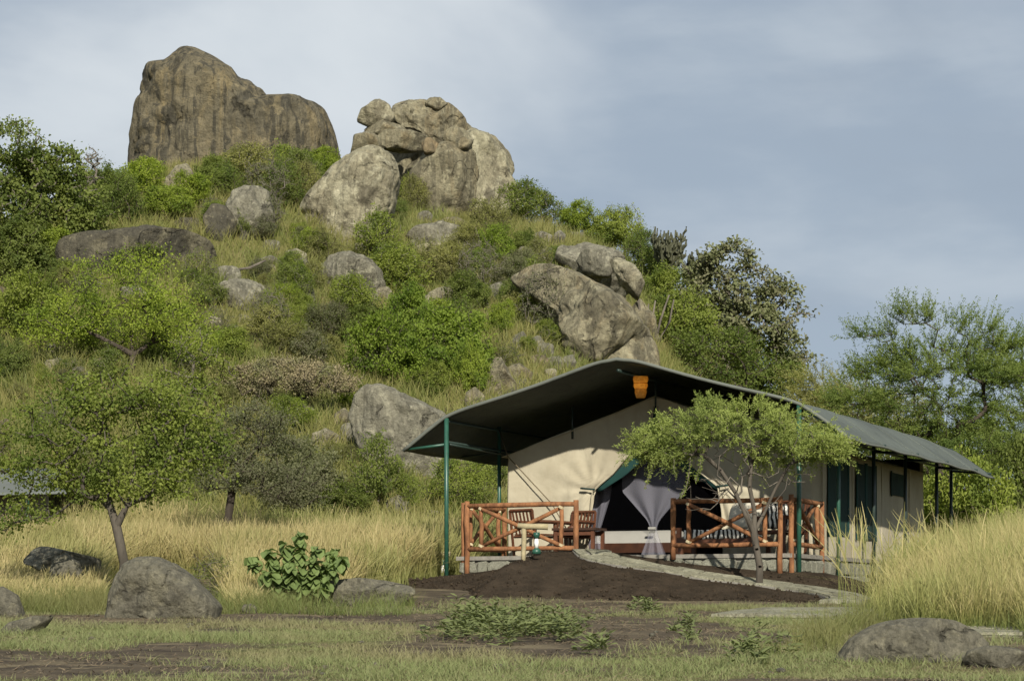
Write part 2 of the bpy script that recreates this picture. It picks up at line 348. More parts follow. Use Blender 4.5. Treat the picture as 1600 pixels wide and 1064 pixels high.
# ------------------------------------------------------------------ rocks
_ico = {}
def ico(sub):
    if sub not in _ico:
        bm = bmesh.new(); bmesh.ops.create_icosphere(bm, subdivisions=sub, radius=1)
        bm.verts.ensure_lookup_table()
        _ico[sub] = (np.array([v.co for v in bm.verts]), np.array([[v.index for v in f.verts] for f in bm.faces])); bm.free()
    return _ico[sub]
def rock(poly, mat, label, d=None, depth=.8, sub=4, seed=1, rough=.10, cuts=7, k=.62, bury=.25, name='boulder', cat='boulder', group=None, lean=0, flute=0, turn=0, grow=1., terr=1.):
    poly = np.array(poly, float); rg = np.random.RandomState(seed); c = (poly.max(0) + poly.min(0)) / 2; poly = c + (poly - c) * grow
    c = (poly.max(0) + poly.min(0)) / 2
    if d is None: d = hit(c[0], poly[:, 1].max() - 2)[1]
    s = d / F; P = np.stack([(poly[:, 0] - c[0]) * s, (c[1] - poly[:, 1]) * s], -1)
    h = P[:, 1].max() - P[:, 1].min(); wd = P[:, 0].max() - P[:, 0].min()
    low = P[:, 1] < P[:, 1].min() + .22 * h; P[low, 1] -= bury * h
    Q = np.concatenate([P, P[:1]]); dense = []
    for a, b2 in zip(Q[:-1], Q[1:]):
        for t in np.linspace(0, 1, 40, endpoint=False): dense.append(a + (b2 - a) * t)
    dense = np.array(dense); th = np.arctan2(dense[:, 1], dense[:, 0]); rr = np.hypot(dense[:, 0], dense[:, 1])
    o = np.argsort(th); th, rr = th[o], rr[o]
    grid = np.linspace(-np.pi, np.pi, 241); rgd = np.interp(grid, np.r_[th - 2 * np.pi, th, th + 2 * np.pi], np.r_[rr, rr, rr])
    ker = np.array([1, 2, 3, 2, 1]) / 9.; rgd = np.convolve(np.r_[rgd[-3:-1], rgd, rgd[1:3]], ker, 'valid')
    n, Fc = ico(sub)
    if turn:
        ct, st = math.cos(turn), math.sin(turn); n = n @ np.array([[ct, 0, -st], [0, 1, 0], [st, 0, ct]])
    ang = np.arctan2(n[:, 2], n[:, 0]); cc = np.hypot(n[:, 0], n[:, 2])
    r = np.interp(ang, grid, rgd); D = depth * min(wd, 1.6 * h) / 2
    pr = r * cc ** k
    V = np.stack([pr * np.cos(ang), D * np.sign(n[:, 1]) * np.abs(n[:, 1]) ** .85, pr * np.sin(ang)], -1)
    V[:, 1] += lean * (V[:, 2] - P[:, 1].min())
    size = min(wd, h)
    for _ in range(cuts):
        nn = rg.normal(size=3); nn[1] = -abs(nn[1]) * 1.3; nn /= np.linalg.norm(nn)
        if abs(nn[1]) < .45: continue
        dist = V @ nn; lim = np.quantile(dist, rg.uniform(.80, .94)); ex = np.maximum(dist - lim, 0); V -= np.outer(ex * .9, nn)
    face = np.clip(1.25 * np.abs(n[:, 1]) + .25, 0, 1)        # keep the outline, roughen the faces more
    fk = fbm(V / size * 1.25 + seed * 1.7, 5, seed + 30, .5); V += n * (terr * .022 * size * face * (np.tanh(16 * (fk - .06)) + np.tanh(16 * (fk + .22))))[:, None]
    ns = fbm(V / size * 1.7 + seed * 3.1, 6, seed, .58); V += n * (ns * rough * size * face)[:, None]
    rid = 1 - np.abs(fbm(V / size * 2.3 + seed * 5.7, 4, seed + 50)); V -= n * ((np.clip(rid - .86, 0, 1) * 3.2) * rough * size * .8 * face)[:, None]
    if sub >= 5:
        z0 = fbm(V / size * 1.15 + seed * 2.3, 4, seed + 70); z1 = fbm(V / size * np.array([2.2, 2.2, .8]) + seed * 9.1, 3, seed + 80)
        V -= n * (.045 * size * face * (np.exp(-(z0 / .028) ** 2) + .6 * np.exp(-(z1 / .03) ** 2)) * np.clip(.5 + 2.5 * fbm(V / size * .9 + seed, 2, seed + 90), 0, 1))[:, None]
    if flute:
        q = V.copy(); q[:, 0] += q[:, 2] * -.35
        fl = fbm(q / size * np.array([5.5, 5.5, .7]) + seed, 4, seed + 9); V += n * (fl * flute * size * face)[:, None]
    loc = np.array([(c[0] - 800) * s, d + D * .55, EYE + (HY - c[1]) * s])
    if group is None and label is None: raise ValueError
    ob = mesh_obj(name, V + loc, Fc, M[mat], loc=tuple(loc))
    return tag(ob, label, cat, group)
def ell(x, y, wd, h, seed, n=11):       # generic rounded outline from centre, width, height
    rg = random.Random(seed); out = []
    for k in range(n):
        a = 2 * math.pi * k / n; j = rg.uniform(.86, 1.08); ca, sa = math.cos(a), math.sin(a)
        e = .75; out.append((x + wd / 2 * j * math.copysign(abs(ca) ** e, ca), y - h / 2 * j * math.copysign(abs(sa) ** e, sa)))
    return out
ROCKS = [
 ([(193,275),(194,215),(198,160),(210,122),(209,98),(222,86),(250,83),(268,70),(290,63),(312,70),(340,83),(356,95),(372,118),(385,121),(405,135),(414,151),(440,150),(482,148),(503,158),(513,185),(524,232),(530,300),(350,312),(200,305)],
  'rock_main','huge brown streaked rock crowning the hilltop, tallest of all', dict(d=91, depth=.85, sub=6, rough=.05, cuts=0, k=.6, flute=.05, terr=.4, seed=3, name='rock_outcrop', cat='rock')),
 ([(705,262),(716,215),(736,196),(765,205),(792,232),(800,264),(812,292),(822,345),(760,352),(715,345)],'rock_pale','fluted pale buttress at the right edge of the hilltop massif',dict(d=88,depth=.8,sub=5,seed=7,rough=.09,flute=.06,k=.5,bury=.1)),
 ([(636,310),(638,262),(660,234),(690,218),(722,216),(742,232),(750,270),(754,345),(700,356),(655,345)],'rock_tan','rounded tan dome below the cracked hilltop block',dict(d=86.8,depth=1.0,sub=5,seed=8,rough=.06,k=.55)),
 ([(608,172),(618,156),(640,149),(670,150),(700,155),(715,168),(724,180),(727,198),(716,226),(694,234),(672,214),(640,204),(618,196)],'rock_tan','cracked tan block piled on top of the right hilltop rocks',dict(d=89.0,depth=1.0,sub=6,seed=9,rough=.13,cuts=14,bury=.02,k=.5,grow=1.06,flute=.03)),
 ([(560,345),(562,262),(572,228),(600,205),(640,176),(700,166),(745,180),(778,197),(800,215),(806,240),(800,264),(812,292),(824,345)],'rock_tan','broad cracked tan rock massif at the right end of the hilltop',dict(d=90,depth=.85,sub=6,seed=17,rough=.11,cuts=9,k=.5,flute=.04,name='rock_outcrop',cat='rock')),
 ([(561,184),(567,168),(590,154),(604,162),(611,180),(602,191),(576,191)],'rock_pale','pale angular stone perched at the left of the cracked block',dict(d=88.4,depth=1.1,seed=10,grow=1.22,cuts=8,bury=0,rough=.06)),
 ([(566,192),(590,188),(622,190),(634,200),(620,208),(596,212),(578,208)],'rock_tan','flat tan slab under the pale perched stone',dict(d=88.2,depth=1.2,seed=11,grow=1.22,cuts=6,bury=0,rough=.08)),
 ([(662,164),(670,151),(688,150),(700,160),(684,170)],'rock_tan','little tan stone on the very top of the cracked block',dict(d=89.4,depth=1,seed=12,bury=.1,sub=3)),
 ([(584,214),(606,203),(640,203),(668,212),(664,226),(630,228),(596,226)],'rock_tan','low tan slab wedged beneath the cracked block',dict(d=87.8,depth=1.2,seed=13,grow=1.22,cuts=7,bury=.1,rough=.10)),
 ([(660,222),(672,215),(684,224),(680,238),(664,238)],'rock_orange','small ochre stone wedged over the dark dome',dict(d=86.4,depth=1,seed=14,grow=1.22,cuts=5,bury=0,sub=3)),
 ([(694,212),(706,200),(724,200),(736,216),(728,230),(704,232)],'rock_tan','rounded block wedged between cracked block and tan rock face',dict(d=86.6,depth=1,seed=15,grow=1.22,cuts=5,bury=0)),
 ([(551,228),(556,212),(572,207),(586,212),(592,232)],'rock_tan','round tan stone at the left foot of the cracked block',dict(d=86.5,depth=1,seed=16,grow=1.22,bury=.3)),
 ([(461,366),(459,332),(468,310),(490,288),(515,261),(545,241),(580,226),(600,232),(615,252),(621,276),(615,302),(604,338),(590,372),(540,380),(480,376)],'rock_pale','big pale grey leaning boulder below the two hilltop rocks',dict(depth=.8,sub=6,seed=21,rough=.07,cuts=3,flute=.02,k=.55)),
 ([(250,300),(256,276),(272,258),(288,250),(296,262),(304,285),(310,308),(280,314)],'rock_tan','pointed brown boulder among bushes under the huge rock',dict(depth=.9,seed=22,cuts=6,sub=5)),
 ([(352,318),(360,296),(380,285),(405,286),(420,294),(426,320),(426,365),(390,378),(360,366)],'rock_grey','upright grey boulder left of the big leaning boulder',dict(depth=.9,seed=23,cuts=5,sub=5)),
 ([(316,338),(330,316),(350,318),(370,340),(366,362),(345,378),(322,372)],'rock_dark','dark angular split stone beside the upright grey boulder',dict(depth=.9,seed=24,cuts=9,bury=.1)),
 ([(82,392),(86,370),(120,358),(180,353),(240,350),(290,356),(324,370),(334,394),(331,418),(250,424),(170,430),(95,434)],'rock_dark','long dark slab boulder across the upper left slope',dict(depth=.9,sub=5,seed=25,rough=.06,cuts=3,k=.5)),
 ([(244,345),(246,330),(256,327),(263,340),(262,352)],'rock_orange','small rusty stone behind the long dark slab',dict(depth=1,seed=26,sub=3)),
 ([(262,352),(280,340),(305,338),(330,348),(325,360),(280,362)],'rock_dark','low dark stone between long slab and split stone',dict(depth=1,seed=27,cuts=6,sub=3)),
 ([(487,452),(496,416),(512,396),(545,391),(575,402),(595,420),(602,442),(596,462),(540,468)],'rock_grey','rounded grey boulder with dark stripes in mid slope',dict(depth=.9,sub=5,seed=28,rough=.09,flute=.05,cuts=4)),
 ([(327,468),(336,445),(360,434),(390,430),(412,432),(416,450),(408,478),(360,486)],'rock_grey','pale mottled boulder under a fallen branch on the slope',dict(depth=.9,sub=5,seed=29)),
 ([(632,366),(650,350),(690,344),(722,350),(736,370),(730,386),(680,390)],'rock_grey','wide grey slab right of the leaning boulder foot',dict(depth=1,seed=30,sub=4,rough=.06)),
 ([(646,344),(654,332),(668,328),(677,336),(674,348),(656,352)],'rock_grey','small loose stone sitting on the wide grey slab',dict(depth=1,seed=31,sub=3,bury=.1)),
 ([(684,350),(692,340),(715,338),(730,346),(720,356)],'rock_tan','flat tan stone on the right of the wide grey slab',dict(depth=1,seed=32,sub=3,cuts=5)),
 ([(656,476),(664,458),(684,448),(712,444),(720,456),(712,470),(690,480)],'rock_pale','pale split block above the dense green bush',dict(depth=1,seed=33,cuts=8)),
 ([(716,482),(722,462),(738,456),(746,474),(742,492)],'rock_grey','small grey stone right of the pale split block',dict(depth=1,seed=34,cuts=5)),
 ([(798,424),(822,404),(862,402),(905,416),(948,444),(990,482),(1014,516),(1004,548),(950,562),(905,560),(872,530),(856,480),(826,446)],'rock_tan','long smooth tan rock slope above the tent roof',dict(depth=1.1,sub=6,seed=35,rough=.07,cuts=6,k=.6,flute=.03,terr=1.8)),
 ([(868,398),(884,374),(920,370),(955,384),(985,410),(1001,440),(997,466),(975,472),(940,446),(900,420)],'rock_grey','patchy grey lichened rock on the right crest',dict(d=76,depth=1.1,sub=6,seed=36,rough=.14,cuts=14,terr=2.2,bury=.15,k=.6,grow=1.08)),
 ([(893,572),(904,522),(930,493),(960,485),(992,488),(1016,508),(1032,540),(1037,580),(960,590)],'rock_tan','rounded tan dome just behind the tent ridge',dict(depth=.9,sub=5,seed=37,rough=.06,cuts=3)),
 ([(896,404),(912,386),(945,388),(968,408),(952,428),(915,424)],'rock_grey','flat grey slab on the lichened rock',dict(d=75.2,depth=1,seed=321,cuts=9,bury=.1)),
 ([(948,402),(968,392),(994,412),(1008,440),(998,462),(972,444)],'rock_pale','pale slab leaning on the right of lichened rock',dict(d=74.8,depth=.9,seed=322,cuts=9,bury=.1,sub=5)),
 ([(982,476),(1002,462),(1022,490),(1034,522),(1008,530)],'rock_tan','tan slab between lichened rock and tan dome',dict(depth=.9,seed=323,cuts=7)),
 ([(836,444),(856,424),(886,430),(894,458),(860,466)],'rock_grey','grey block on the left of the smooth slope',dict(depth=1,seed=324,cuts=9)),
 ([(856,506),(870,478),(897,484),(904,514),(876,524)],'rock_grey','cracked block at the left foot of the smooth slope',dict(depth=1,seed=325,cuts=9)),
 ([(800,400),(814,384),(840,388),(846,404),(820,412)],'rock_grey','low slab above the smooth slope top',dict(depth=1,seed=326,cuts=9)),
 ([(905,520),(900,505),(910,492),(925,498),(922,515)],'rock_grey','small stone between tan dome and smooth rock slope',dict(depth=1,seed=38,sub=3)),
 ([(826,398),(834,386),(858,384),(868,394),(862,404)],'rock_grey','rounded stone at the head of the smooth rock slope',dict(depth=1,seed=39,sub=3)),
 ([(820,380),(830,366),(848,360),(866,368),(858,384)],'rock_grey','light stone in the rubble under the crest bushes',dict(depth=1,seed=40,sub=3,cuts=6)),
 ([(860,382),(866,364),(876,357),(884,366),(876,388)],'rock_grey','upright shard of stone in the rubble under the crest',dict(depth=1,seed=41,sub=3,cuts=6)),
 ([(886,374),(892,362),(912,362),(918,376)],'rock_grey','grey stone at the right end of the crest rubble',dict(depth=1,seed=42,sub=3,cuts=6)),
 ([(748,612),(756,575),(770,552),(784,556),(800,585),(816,606),(790,622)],'rock_tan','sandy wedge of rock just above the tent roof slope',dict(depth=.9,seed=43,sub=5,cuts=4)),
 ([(722,640),(728,612),(742,604),(756,616),(758,640)],'rock_tan','sandy rounded stone under the bush above the roof',dict(depth=1,seed=44)),
 ([(540,648),(556,612),(590,595),(622,608),(660,622),(696,642),(704,690),(720,722),(660,745),(610,720),(560,700)],'rock_grey','broad grey veined rock face behind the tent left eave',dict(depth=.7,sub=5,seed=45,rough=.10,flute=.06,cuts=4)),
 ([(640,745),(650,715),(690,705),(760,712),(770,740),(700,752)],'rock_tan','low sandy ledge under the tent left eave',dict(depth=.9,seed=46,sub=4)),
 ([(516,672),(522,645),(538,636),(550,650),(548,676)],'rock_tan','small square tan stone left of the veined rock face',dict(depth=1,seed=47,cuts=7)),
 ([(432,660),(444,636),(470,624),(494,640),(496,662)],'rock_grey','light stone behind the flat topped brown tree',dict(depth=1,seed=48,cuts=5)),
 ([(598,802),(604,782),(622,772),(640,780),(636,804)],'rock_grey','grey boulder in the shrubs at the hill foot',dict(depth=1,seed=49,cuts=6)),
 ([(520,786),(526,764),(546,758),(556,774),(550,790)],'rock_grey','weathered stone on the slope above the straw field',dict(depth=1,seed=50,cuts=6)),
 ([(620,800),(630,786),(642,790),(638,804)],'rock_pale','white broken stone at the hill foot near the veranda',dict(depth=1,seed=51,cuts=6,sub=3)),
 ([(846,575),(854,560),(874,554),(886,562),(884,578)],'rock_grey','pale stone pair member left of the tan dome',dict(depth=1,seed=52,cuts=5,sub=3)),
 ([(874,572),(880,556),(896,552),(902,566),(898,578)],'rock_grey','pale rounded stone touching the left foot of tan dome',dict(depth=1,seed=53,cuts=5,sub=3)),
 ([(796,544),(802,522),(818,516),(828,532),(824,548)],'rock_grey','cracked grey stone under the grey twiggy bush',dict(depth=1,seed=54,cuts=7,sub=3)),
 ([(826,548),(832,526),(844,522),(852,538),(848,552)],'rock_grey','second cracked stone under the grey twiggy bush',dict(depth=1,seed=55,cuts=7,sub=3)),
 ([(265,584),(272,562),(292,554),(312,566),(310,586)],'rock_grey','pale stone right of the umbrella tree trunk',dict(depth=1,seed=56,cuts=5,sub=4)),
 ([(100,594),(108,576),(126,571),(140,582),(138,598)],'rock_grey','light stone left of the umbrella tree trunk',dict(depth=1,seed=57,cuts=5,sub=3)),
 ([(0,520),(10,506),(36,500),(46,512),(40,526)],'rock_grey','grey stone in dry grass at the left edge of the slope',dict(depth=1,seed=58,cuts=5,sub=3)),
 ([(448,428),(456,406),(474,402),(486,412),(484,432)],'rock_grey','bluish stone tucked left of the striped boulder',dict(depth=1,seed=59,cuts=5,sub=3)),
 ([(450,470),(456,446),(476,438),(490,450),(492,474)],'rock_grey','light broken stone at the left foot of the striped boulder',dict(depth=1,seed=60,cuts=7,sub=3)),
 ([(348,560),(356,542),(372,538),(382,550),(380,564)],'rock_dark','dark stone on the slope under the thin leafy tree',dict(depth=1,seed=61,cuts=5,sub=3)),
 ([(500,516),(508,494),(526,488),(538,500),(536,520)],'rock_dark','dark weathered stone left of the dense green bush',dict(depth=1,seed=62,cuts=5,sub=3)),
 ([(580,606),(588,588),(604,584),(618,594),(614,612)],'rock_grey','jagged stone on top of the veined rock face',dict(depth=1,seed=63,cuts=8,sub=3)),
 ([(660,805),(670,796),(690,798),(694,812)],'rock_pale','small pale stone in straw grass beside the veranda',dict(depth=1,seed=64,sub=3)),
 ([(440,410),(446,392),(462,386),(478,394),(480,414)],'rock_pale','pale stone left above the striped boulder',dict(depth=1,seed=301,cuts=7)),
 ([(398,420),(404,404),(424,398),(440,408),(438,424)],'rock_grey','grey stone above the brownish bush',dict(depth=1,seed=302,cuts=7)),
 ([(640,400),(650,382),(680,376),(704,386),(706,404)],'rock_pale','pale ledge just below the wide grey slab',dict(depth=1,seed=303,cuts=8)),
 ([(752,470),(760,446),(782,440),(800,452),(800,474)],'rock_grey','grey stone left of the smooth slope top',dict(depth=1,seed=304,cuts=7)),
 ([(780,600),(790,574),(812,566),(832,580),(836,602)],'rock_tan','tan stone right of the sandy wedge',dict(depth=1,seed=305,cuts=7)),
 ([(480,700),(488,676),(510,668),(530,680),(532,704)],'rock_pale','pale stone under the veined rock left corner',dict(depth=1,seed=306,cuts=7)),
 ([(560,452),(570,470),(600,474),(618,462),(606,446)],'rock_pale','flat pale stone at the right foot of the striped boulder',dict(depth=1,seed=307,cuts=7)),
 ([(180,470),(190,448),(214,444),(228,456),(226,476)],'rock_grey','stone behind the crown of the umbrella tree',dict(depth=1,seed=308,cuts=7)),
 ([(20,470),(30,452),(56,446),(76,458),(74,478)],'rock_grey','broad stone in dry grass under the upper left trees',dict(depth=1,seed=309,cuts=7)),
 ([(60,580),(70,562),(92,558),(104,570),(100,586)],'rock_pale','pale stone on the slope left of the umbrella tree',dict(depth=1,seed=310,cuts=7)),
 ([(380,620),(390,600),(412,594),(426,606),(424,624)],'rock_pale','pale stone left of the flat topped tree',dict(depth=1,seed=311,cuts=7)),
 # field
 ([(159,957),(163,930),(175,900),(188,878),(210,869),(240,870),(270,882),(300,903),(322,925),(341,946),(332,958),(250,966),(190,968)],'rock_field','big smooth grey boulder under the leafy tree',dict(depth=.85,sub=6,seed=71,rough=.045,cuts=1,k=.62)),
 ([(4,870),(8,848),(30,842),(70,850),(120,862),(190,880),(196,894),(110,888),(40,884)],'rock_grey','long tilted dark slab in grass at the far left',dict(grow=.78,depth=.9,sub=5,seed=72,rough=.09,cuts=12,d=36.9,k=.45)),
 ([(72,905),(80,872),(100,862),(122,878),(130,910)],'rock_field','upright stone leaning on the tilted dark slab',dict(depth=.8,seed=73,d=36,cuts=2)),
 ([(-30,965),(-25,930),(0,915),(24,930),(38,962)],'rock_field','rounded grey stone cut by the left edge',dict(depth=.9,seed=75)),
 ([(-20,990),(10,972),(50,962),(84,962),(76,978),(30,992)],'rock_field','flat grey stone lying at the lower left',dict(depth=.9,seed=76,cuts=5)),
 ([(476,944),(482,916),(510,906),(560,902),(600,906),(640,914),(652,924),(620,940),(540,950)],'rock_field','low flat boulder between broad leaved plant and soil mound',dict(depth=.9,sub=5,seed=77,rough=.08,cuts=5)),
 ([(374,956),(380,944),(394,942),(402,950),(398,960)],'rock_field','small stone in the grass left of the flat boulder',dict(depth=1,seed=78,sub=3)),
 ([(1298,1026),(1330,998),(1370,976),(1410,966),(1450,964),(1500,969),(1540,986),(1562,1006),(1545,1024),(1480,1036),(1400,1034)],'rock_field','large low boulder at the lower right in front of grass',dict(depth=.9,sub=6,seed=79,rough=.08,cuts=3,k=.6)),
 ([(1496,1040),(1515,1016),(1545,1008),(1590,1012),(1625,1025),(1620,1044),(1550,1046)],'rock_field','small low stone beside the large boulder at lower right',dict(depth=.9,seed=80,sub=5,rough=.10,cuts=6)),
]
for (poly, mat, label, kw) in ROCKS: rock(poly, mat, label, **kw)
_rr = random.Random(5)
LAND = [(360,180,'the huge streaked rock'),(690,240,'the cracked hilltop massif'),(540,300,'the pale leaning boulder'),(205,390,'the long dark slab'),(280,280,'the pointed boulder'),(395,325,'the upright grey boulder'),(545,430,'the striped boulder'),(372,455,'the mottled boulder'),(685,365,'the wide grey slab'),(690,460,'the pale split block'),(920,470,'the smooth rock slope'),(930,410,'the lichened rock'),(965,530,'the tan dome'),(782,585,'the sandy wedge'),(620,660,'the veined rock face'),(650,545,'the dense thicket'),(180,480,'the umbrella tree'),(300,590,'the thin yellow green tree'),(450,595,'the flat topped tree'),(370,710,'the grey green thorn tree'),(190,680,'the leafy tree'),(40,290,'the upper left trees'),(850,470,'the twiggy grey bush'),(425,480,'the brownish bush'),(20,510,'the left edge bushes'),(1080,480,'the succulent trees')]
def near(px, py):
    x, y, nm = min(LAND, key=lambda q: (q[0] - px) ** 2 + (q[1] - py) ** 2); dx, dy = px - x, py - y
    rel = ('far ' if math.hypot(dx, dy) > 85 else '') + ('right of ' if dx > 0 else 'left of ') if abs(dx) > 1.6 * abs(dy) else (('below ' if dy > 0 else 'above ') + ('and right of ' if dx > 25 else 'and left of ' if dx < -25 else ''))
    return rel + nm
LSEEN = set()
for i in range(110):        # scattered stones on the slope
    px, py = _rr.uniform(-20, 900), _rr.uniform(370, 780)
    if px > 560 and py > 700: continue
    s_ = _rr.uniform(9, 20) + 22 * _rr.random() ** 3; mt_ = _rr.choice(['rock_grey', 'rock_grey', 'rock_pale', 'rock_brown'])
    lb_ = (('small ' if s_ < 17 else 'middling ') + {'rock_grey': 'grey', 'rock_pale': 'pale', 'rock_brown': 'brown'}[mt_] + ' stone in the grass ' + near(px, py))
    if lb_ in LSEEN: continue
    LSEEN.add(lb_); rock(ell(px, py, s_ * 1.4, s_, i), mt_, lb_, depth=1, sub=3, seed=100 + i, cuts=5, name='stone', cat='stone', group='loose stones in the hillside grass')

# ------------------------------------------------------------------ trees and shrubs
def unit(v): return v / (np.linalg.norm(v, axis=-1, keepdims=True) + 1e-9)
def leaf_quads(P, D, Nn, L, W, fold=.25):
    """diamond leaves: P base, D direction, Nn normal"""
    D = unit(D); S = unit(np.cross(D, Nn)); U = np.cross(S, D)
    L = np.asarray(L).reshape(-1, 1); W = np.asarray(W).reshape(-1, 1)
    a = P; b = P + D * L * .5 + S * W * .5 + U * W * fold; c = P + D * L; d = P + D * L * .5 - S * W * .5 + U * W * fold
    V = np.stack([a, b, c, d], 1).reshape(-1, 3); i = np.arange(len(P)) * 4
    return V, np.stack([i, i + 1, i + 2, i + 3], -1)
def skeleton(trunk, lobes, tips, rg, step=.3, shell=.45, jit=.08, up=.0):
    wts = np.array([l[3] * l[4] * l[5] for l in lobes]) ** .55; wts /= wts.sum()
    cnt = rg.multinomial(tips, wts); TP = []
    for l, n in zip(lobes, cnt):
        v = unit(rg.normal(size=(n, 3))); rad = (shell + (1 - shell) * rg.uniform(0, 1, n)) ** .6
        rad = np.where(rg.uniform(0, 1, n) < .10, rad * 1.38, rad)
        TP.append(np.array(l[:3]) + v * rad[:, None] * np.array(l[3:6]))
    TP = np.concatenate(TP)
    pos = [np.array(p, float) for p in trunk[0]]; par = [-1] + list(range(len(pos) - 1))
    for br in trunk[1:]:       # extra limbs: (parent index, points)
        p = br[0]
        for q in br[1]: pos.append(np.array(q, float)); par.append(p); p = len(pos) - 1
    top = np.mean([np.array(l[:3]) for l in lobes], 0) * np.array([.6, .6, .4])
    first = 1 if len(trunk[0]) > 2 else 0
    order = np.argsort(np.linalg.norm(TP - pos[len(trunk[0]) - 1], axis=1)); tipn = []
    arr = np.zeros((len(pos) + tips * 14, 3)); arr[:len(pos)] = pos; n = len(pos)
    for t in TP[order]:
        c = arr[first:n]; dv = t - c; dd = np.linalg.norm(dv, axis=1)
        cost = dd + .9 * np.maximum(0, -dv[:, 2]) * .6
        k = int(np.argmin(cost)) + first; p0 = arr[k].copy(); dist = dd[k - first]
        m = max(1, min(12, int(dist / step))); mid = rg.normal(size=3) * jit * dist + np.array([0, 0, up * dist])
        for q in range(1, m + 1):
            f = q / m; arr[n] = p0 + (t - p0) * f + mid * 4 * f * (1 - f) * .5 + (rg.normal(size=3) * jit * step * .6 if q < m else 0)
            par.append(k); k = n; n += 1
        tipn.append(k)
    arr = arr[:n]; par = np.array(par); cntn = np.zeros(n); cntn[tipn] = 1
    for i in range(n - 1, 0, -1):
        if par[i] >= 0: cntn[par[i]] += cntn[i]
    return arr, par, cntn, np.array(tipn)
def branch_mesh(arr, par, cnt, r0, rtip, sides=5, pw=.5, maxn=None):
    rad = rtip + (r0 - rtip) * (cnt / cnt.max()) ** pw
    i = np.where(par >= 0)[0]; a = arr[par[i]]; b = arr[i]; ra = np.minimum(rad[par[i]], rad[i] * 1.6); rb = rad[i]
    d = unit(b - a); ref = np.where(np.abs(d[:, 2:3]) < .9, np.array([[0, 0, 1.]]), np.array([[1., 0, 0]])); u = unit(np.cross(d, ref)); v = np.cross(d, u)
    V = []
    for (p, r, off) in ((a - d * ra[:, None] * .3, ra, 0), (b + d * rb[:, None] * .3, rb, 0)):
        for k in range(sides):
            t = 2 * math.pi * k / sides; V.append(p + r[:, None] * (math.cos(t) * u + math.sin(t) * v))
    V = np.stack(V, 1).reshape(-1, 3); m = 2 * sides; base = np.arange(len(i)) * m; Fc = []
    for k in range(sides):
        k2 = (k + 1) % sides; Fc.append(np.stack([base + k, base + k2, base + sides + k2, base + sides + k], -1))
    return V, np.concatenate(Fc)
def foliage(arr, par, tips, rg, per, spread, L, W, up=.5, shoots=0, shoot_len=.3, droop=0., center=None, out=.4, flat=.6):
    P = []; D = []
    T_ = arr[tips]; cen = T_.mean(0) if center is None else center
    if shoots:
        n = len(T_); o = unit(T_ - cen)
        for s in range(shoots):
            sd_ = unit(o * out + rg.normal(size=(n, 3)) * .55 + np.array([0, 0, up]))
            sl = shoot_len * rg.uniform(.5, 1.25, n)
            for k in range(per):
                f = (k + rg.uniform(0, 1, n)) / per
                q = T_ + sd_ * (sl * f)[:, None]; q[:, 2] -= droop * (sl * f) ** 2 / shoot_len
                P.append(q); D.append(unit(sd_ * .7 + rg.normal(size=(n, 3))))
        P = np.concatenate(P); D = np.concatenate(D)
    else:
        n = len(T_); back = arr[par[tips]]
        f = rg.uniform(-.2, 1.1, (n, per, 1)); base = back[:, None] + (T_ - back)[:, None] * f
        P = (base + rg.normal(size=(n, per, 3)) * spread * np.array([1, 1, flat])).reshape(-1, 3)
        D = unit(rg.normal(size=P.shape) + np.array([0, 0, -.1]) + out * unit(P - cen))
    Nn = unit(rg.normal(size=P.shape) * .6 + np.array([0, -.35, up + .15]) + .6 * unit(P - cen))
    m = len(P); return leaf_quads(P, D, Nn, L * rg.uniform(.6, 1.25, m), W * rg.uniform(.7, 1.2, m))
def tree(name, label, cat, base, trunk, lobes, tips, leaf, bark, r0, per, spread, L, W, seed=1, group=None, rtip=.006, sides=6, pw=.5, step=.3, jit=.08, skel=None, **kw):
    rg = np.random.RandomState(seed)
    arr, par, cnt, tp = skeleton(trunk, lobes, tips, rg, step, jit=jit, **(skel or {}))
    root = thing(name, label, cat, tuple(base), group)
    V, Fc = branch_mesh(arr, par, cnt, r0, rtip, sides, pw); b = mesh_obj('trunk', V, Fc, M[bark], root)
    V, Fc = foliage(arr, par, tp, rg, per, spread, L, W, **kw); c = mesh_obj('crown', V, Fc, M[leaf], root, smooth=False)
    return root
def copy_thing(src, loc, scale, rz, label, group, mats=None):
    r = src.copy(); COL.objects.link(r); r.location = loc; r.scale = scale; r.rotation_euler = (0, 0, rz)
    tag(r, label, None, group)
    for ch in src.children:
        c = ch.copy(); c.parent = r; COL.objects.link(c)
        if mats and c.name.split('.')[0] == 'crown':
            c.material_slots[0].link = 'OBJECT'; c.material_slots[0].material = M[mats]
    return r

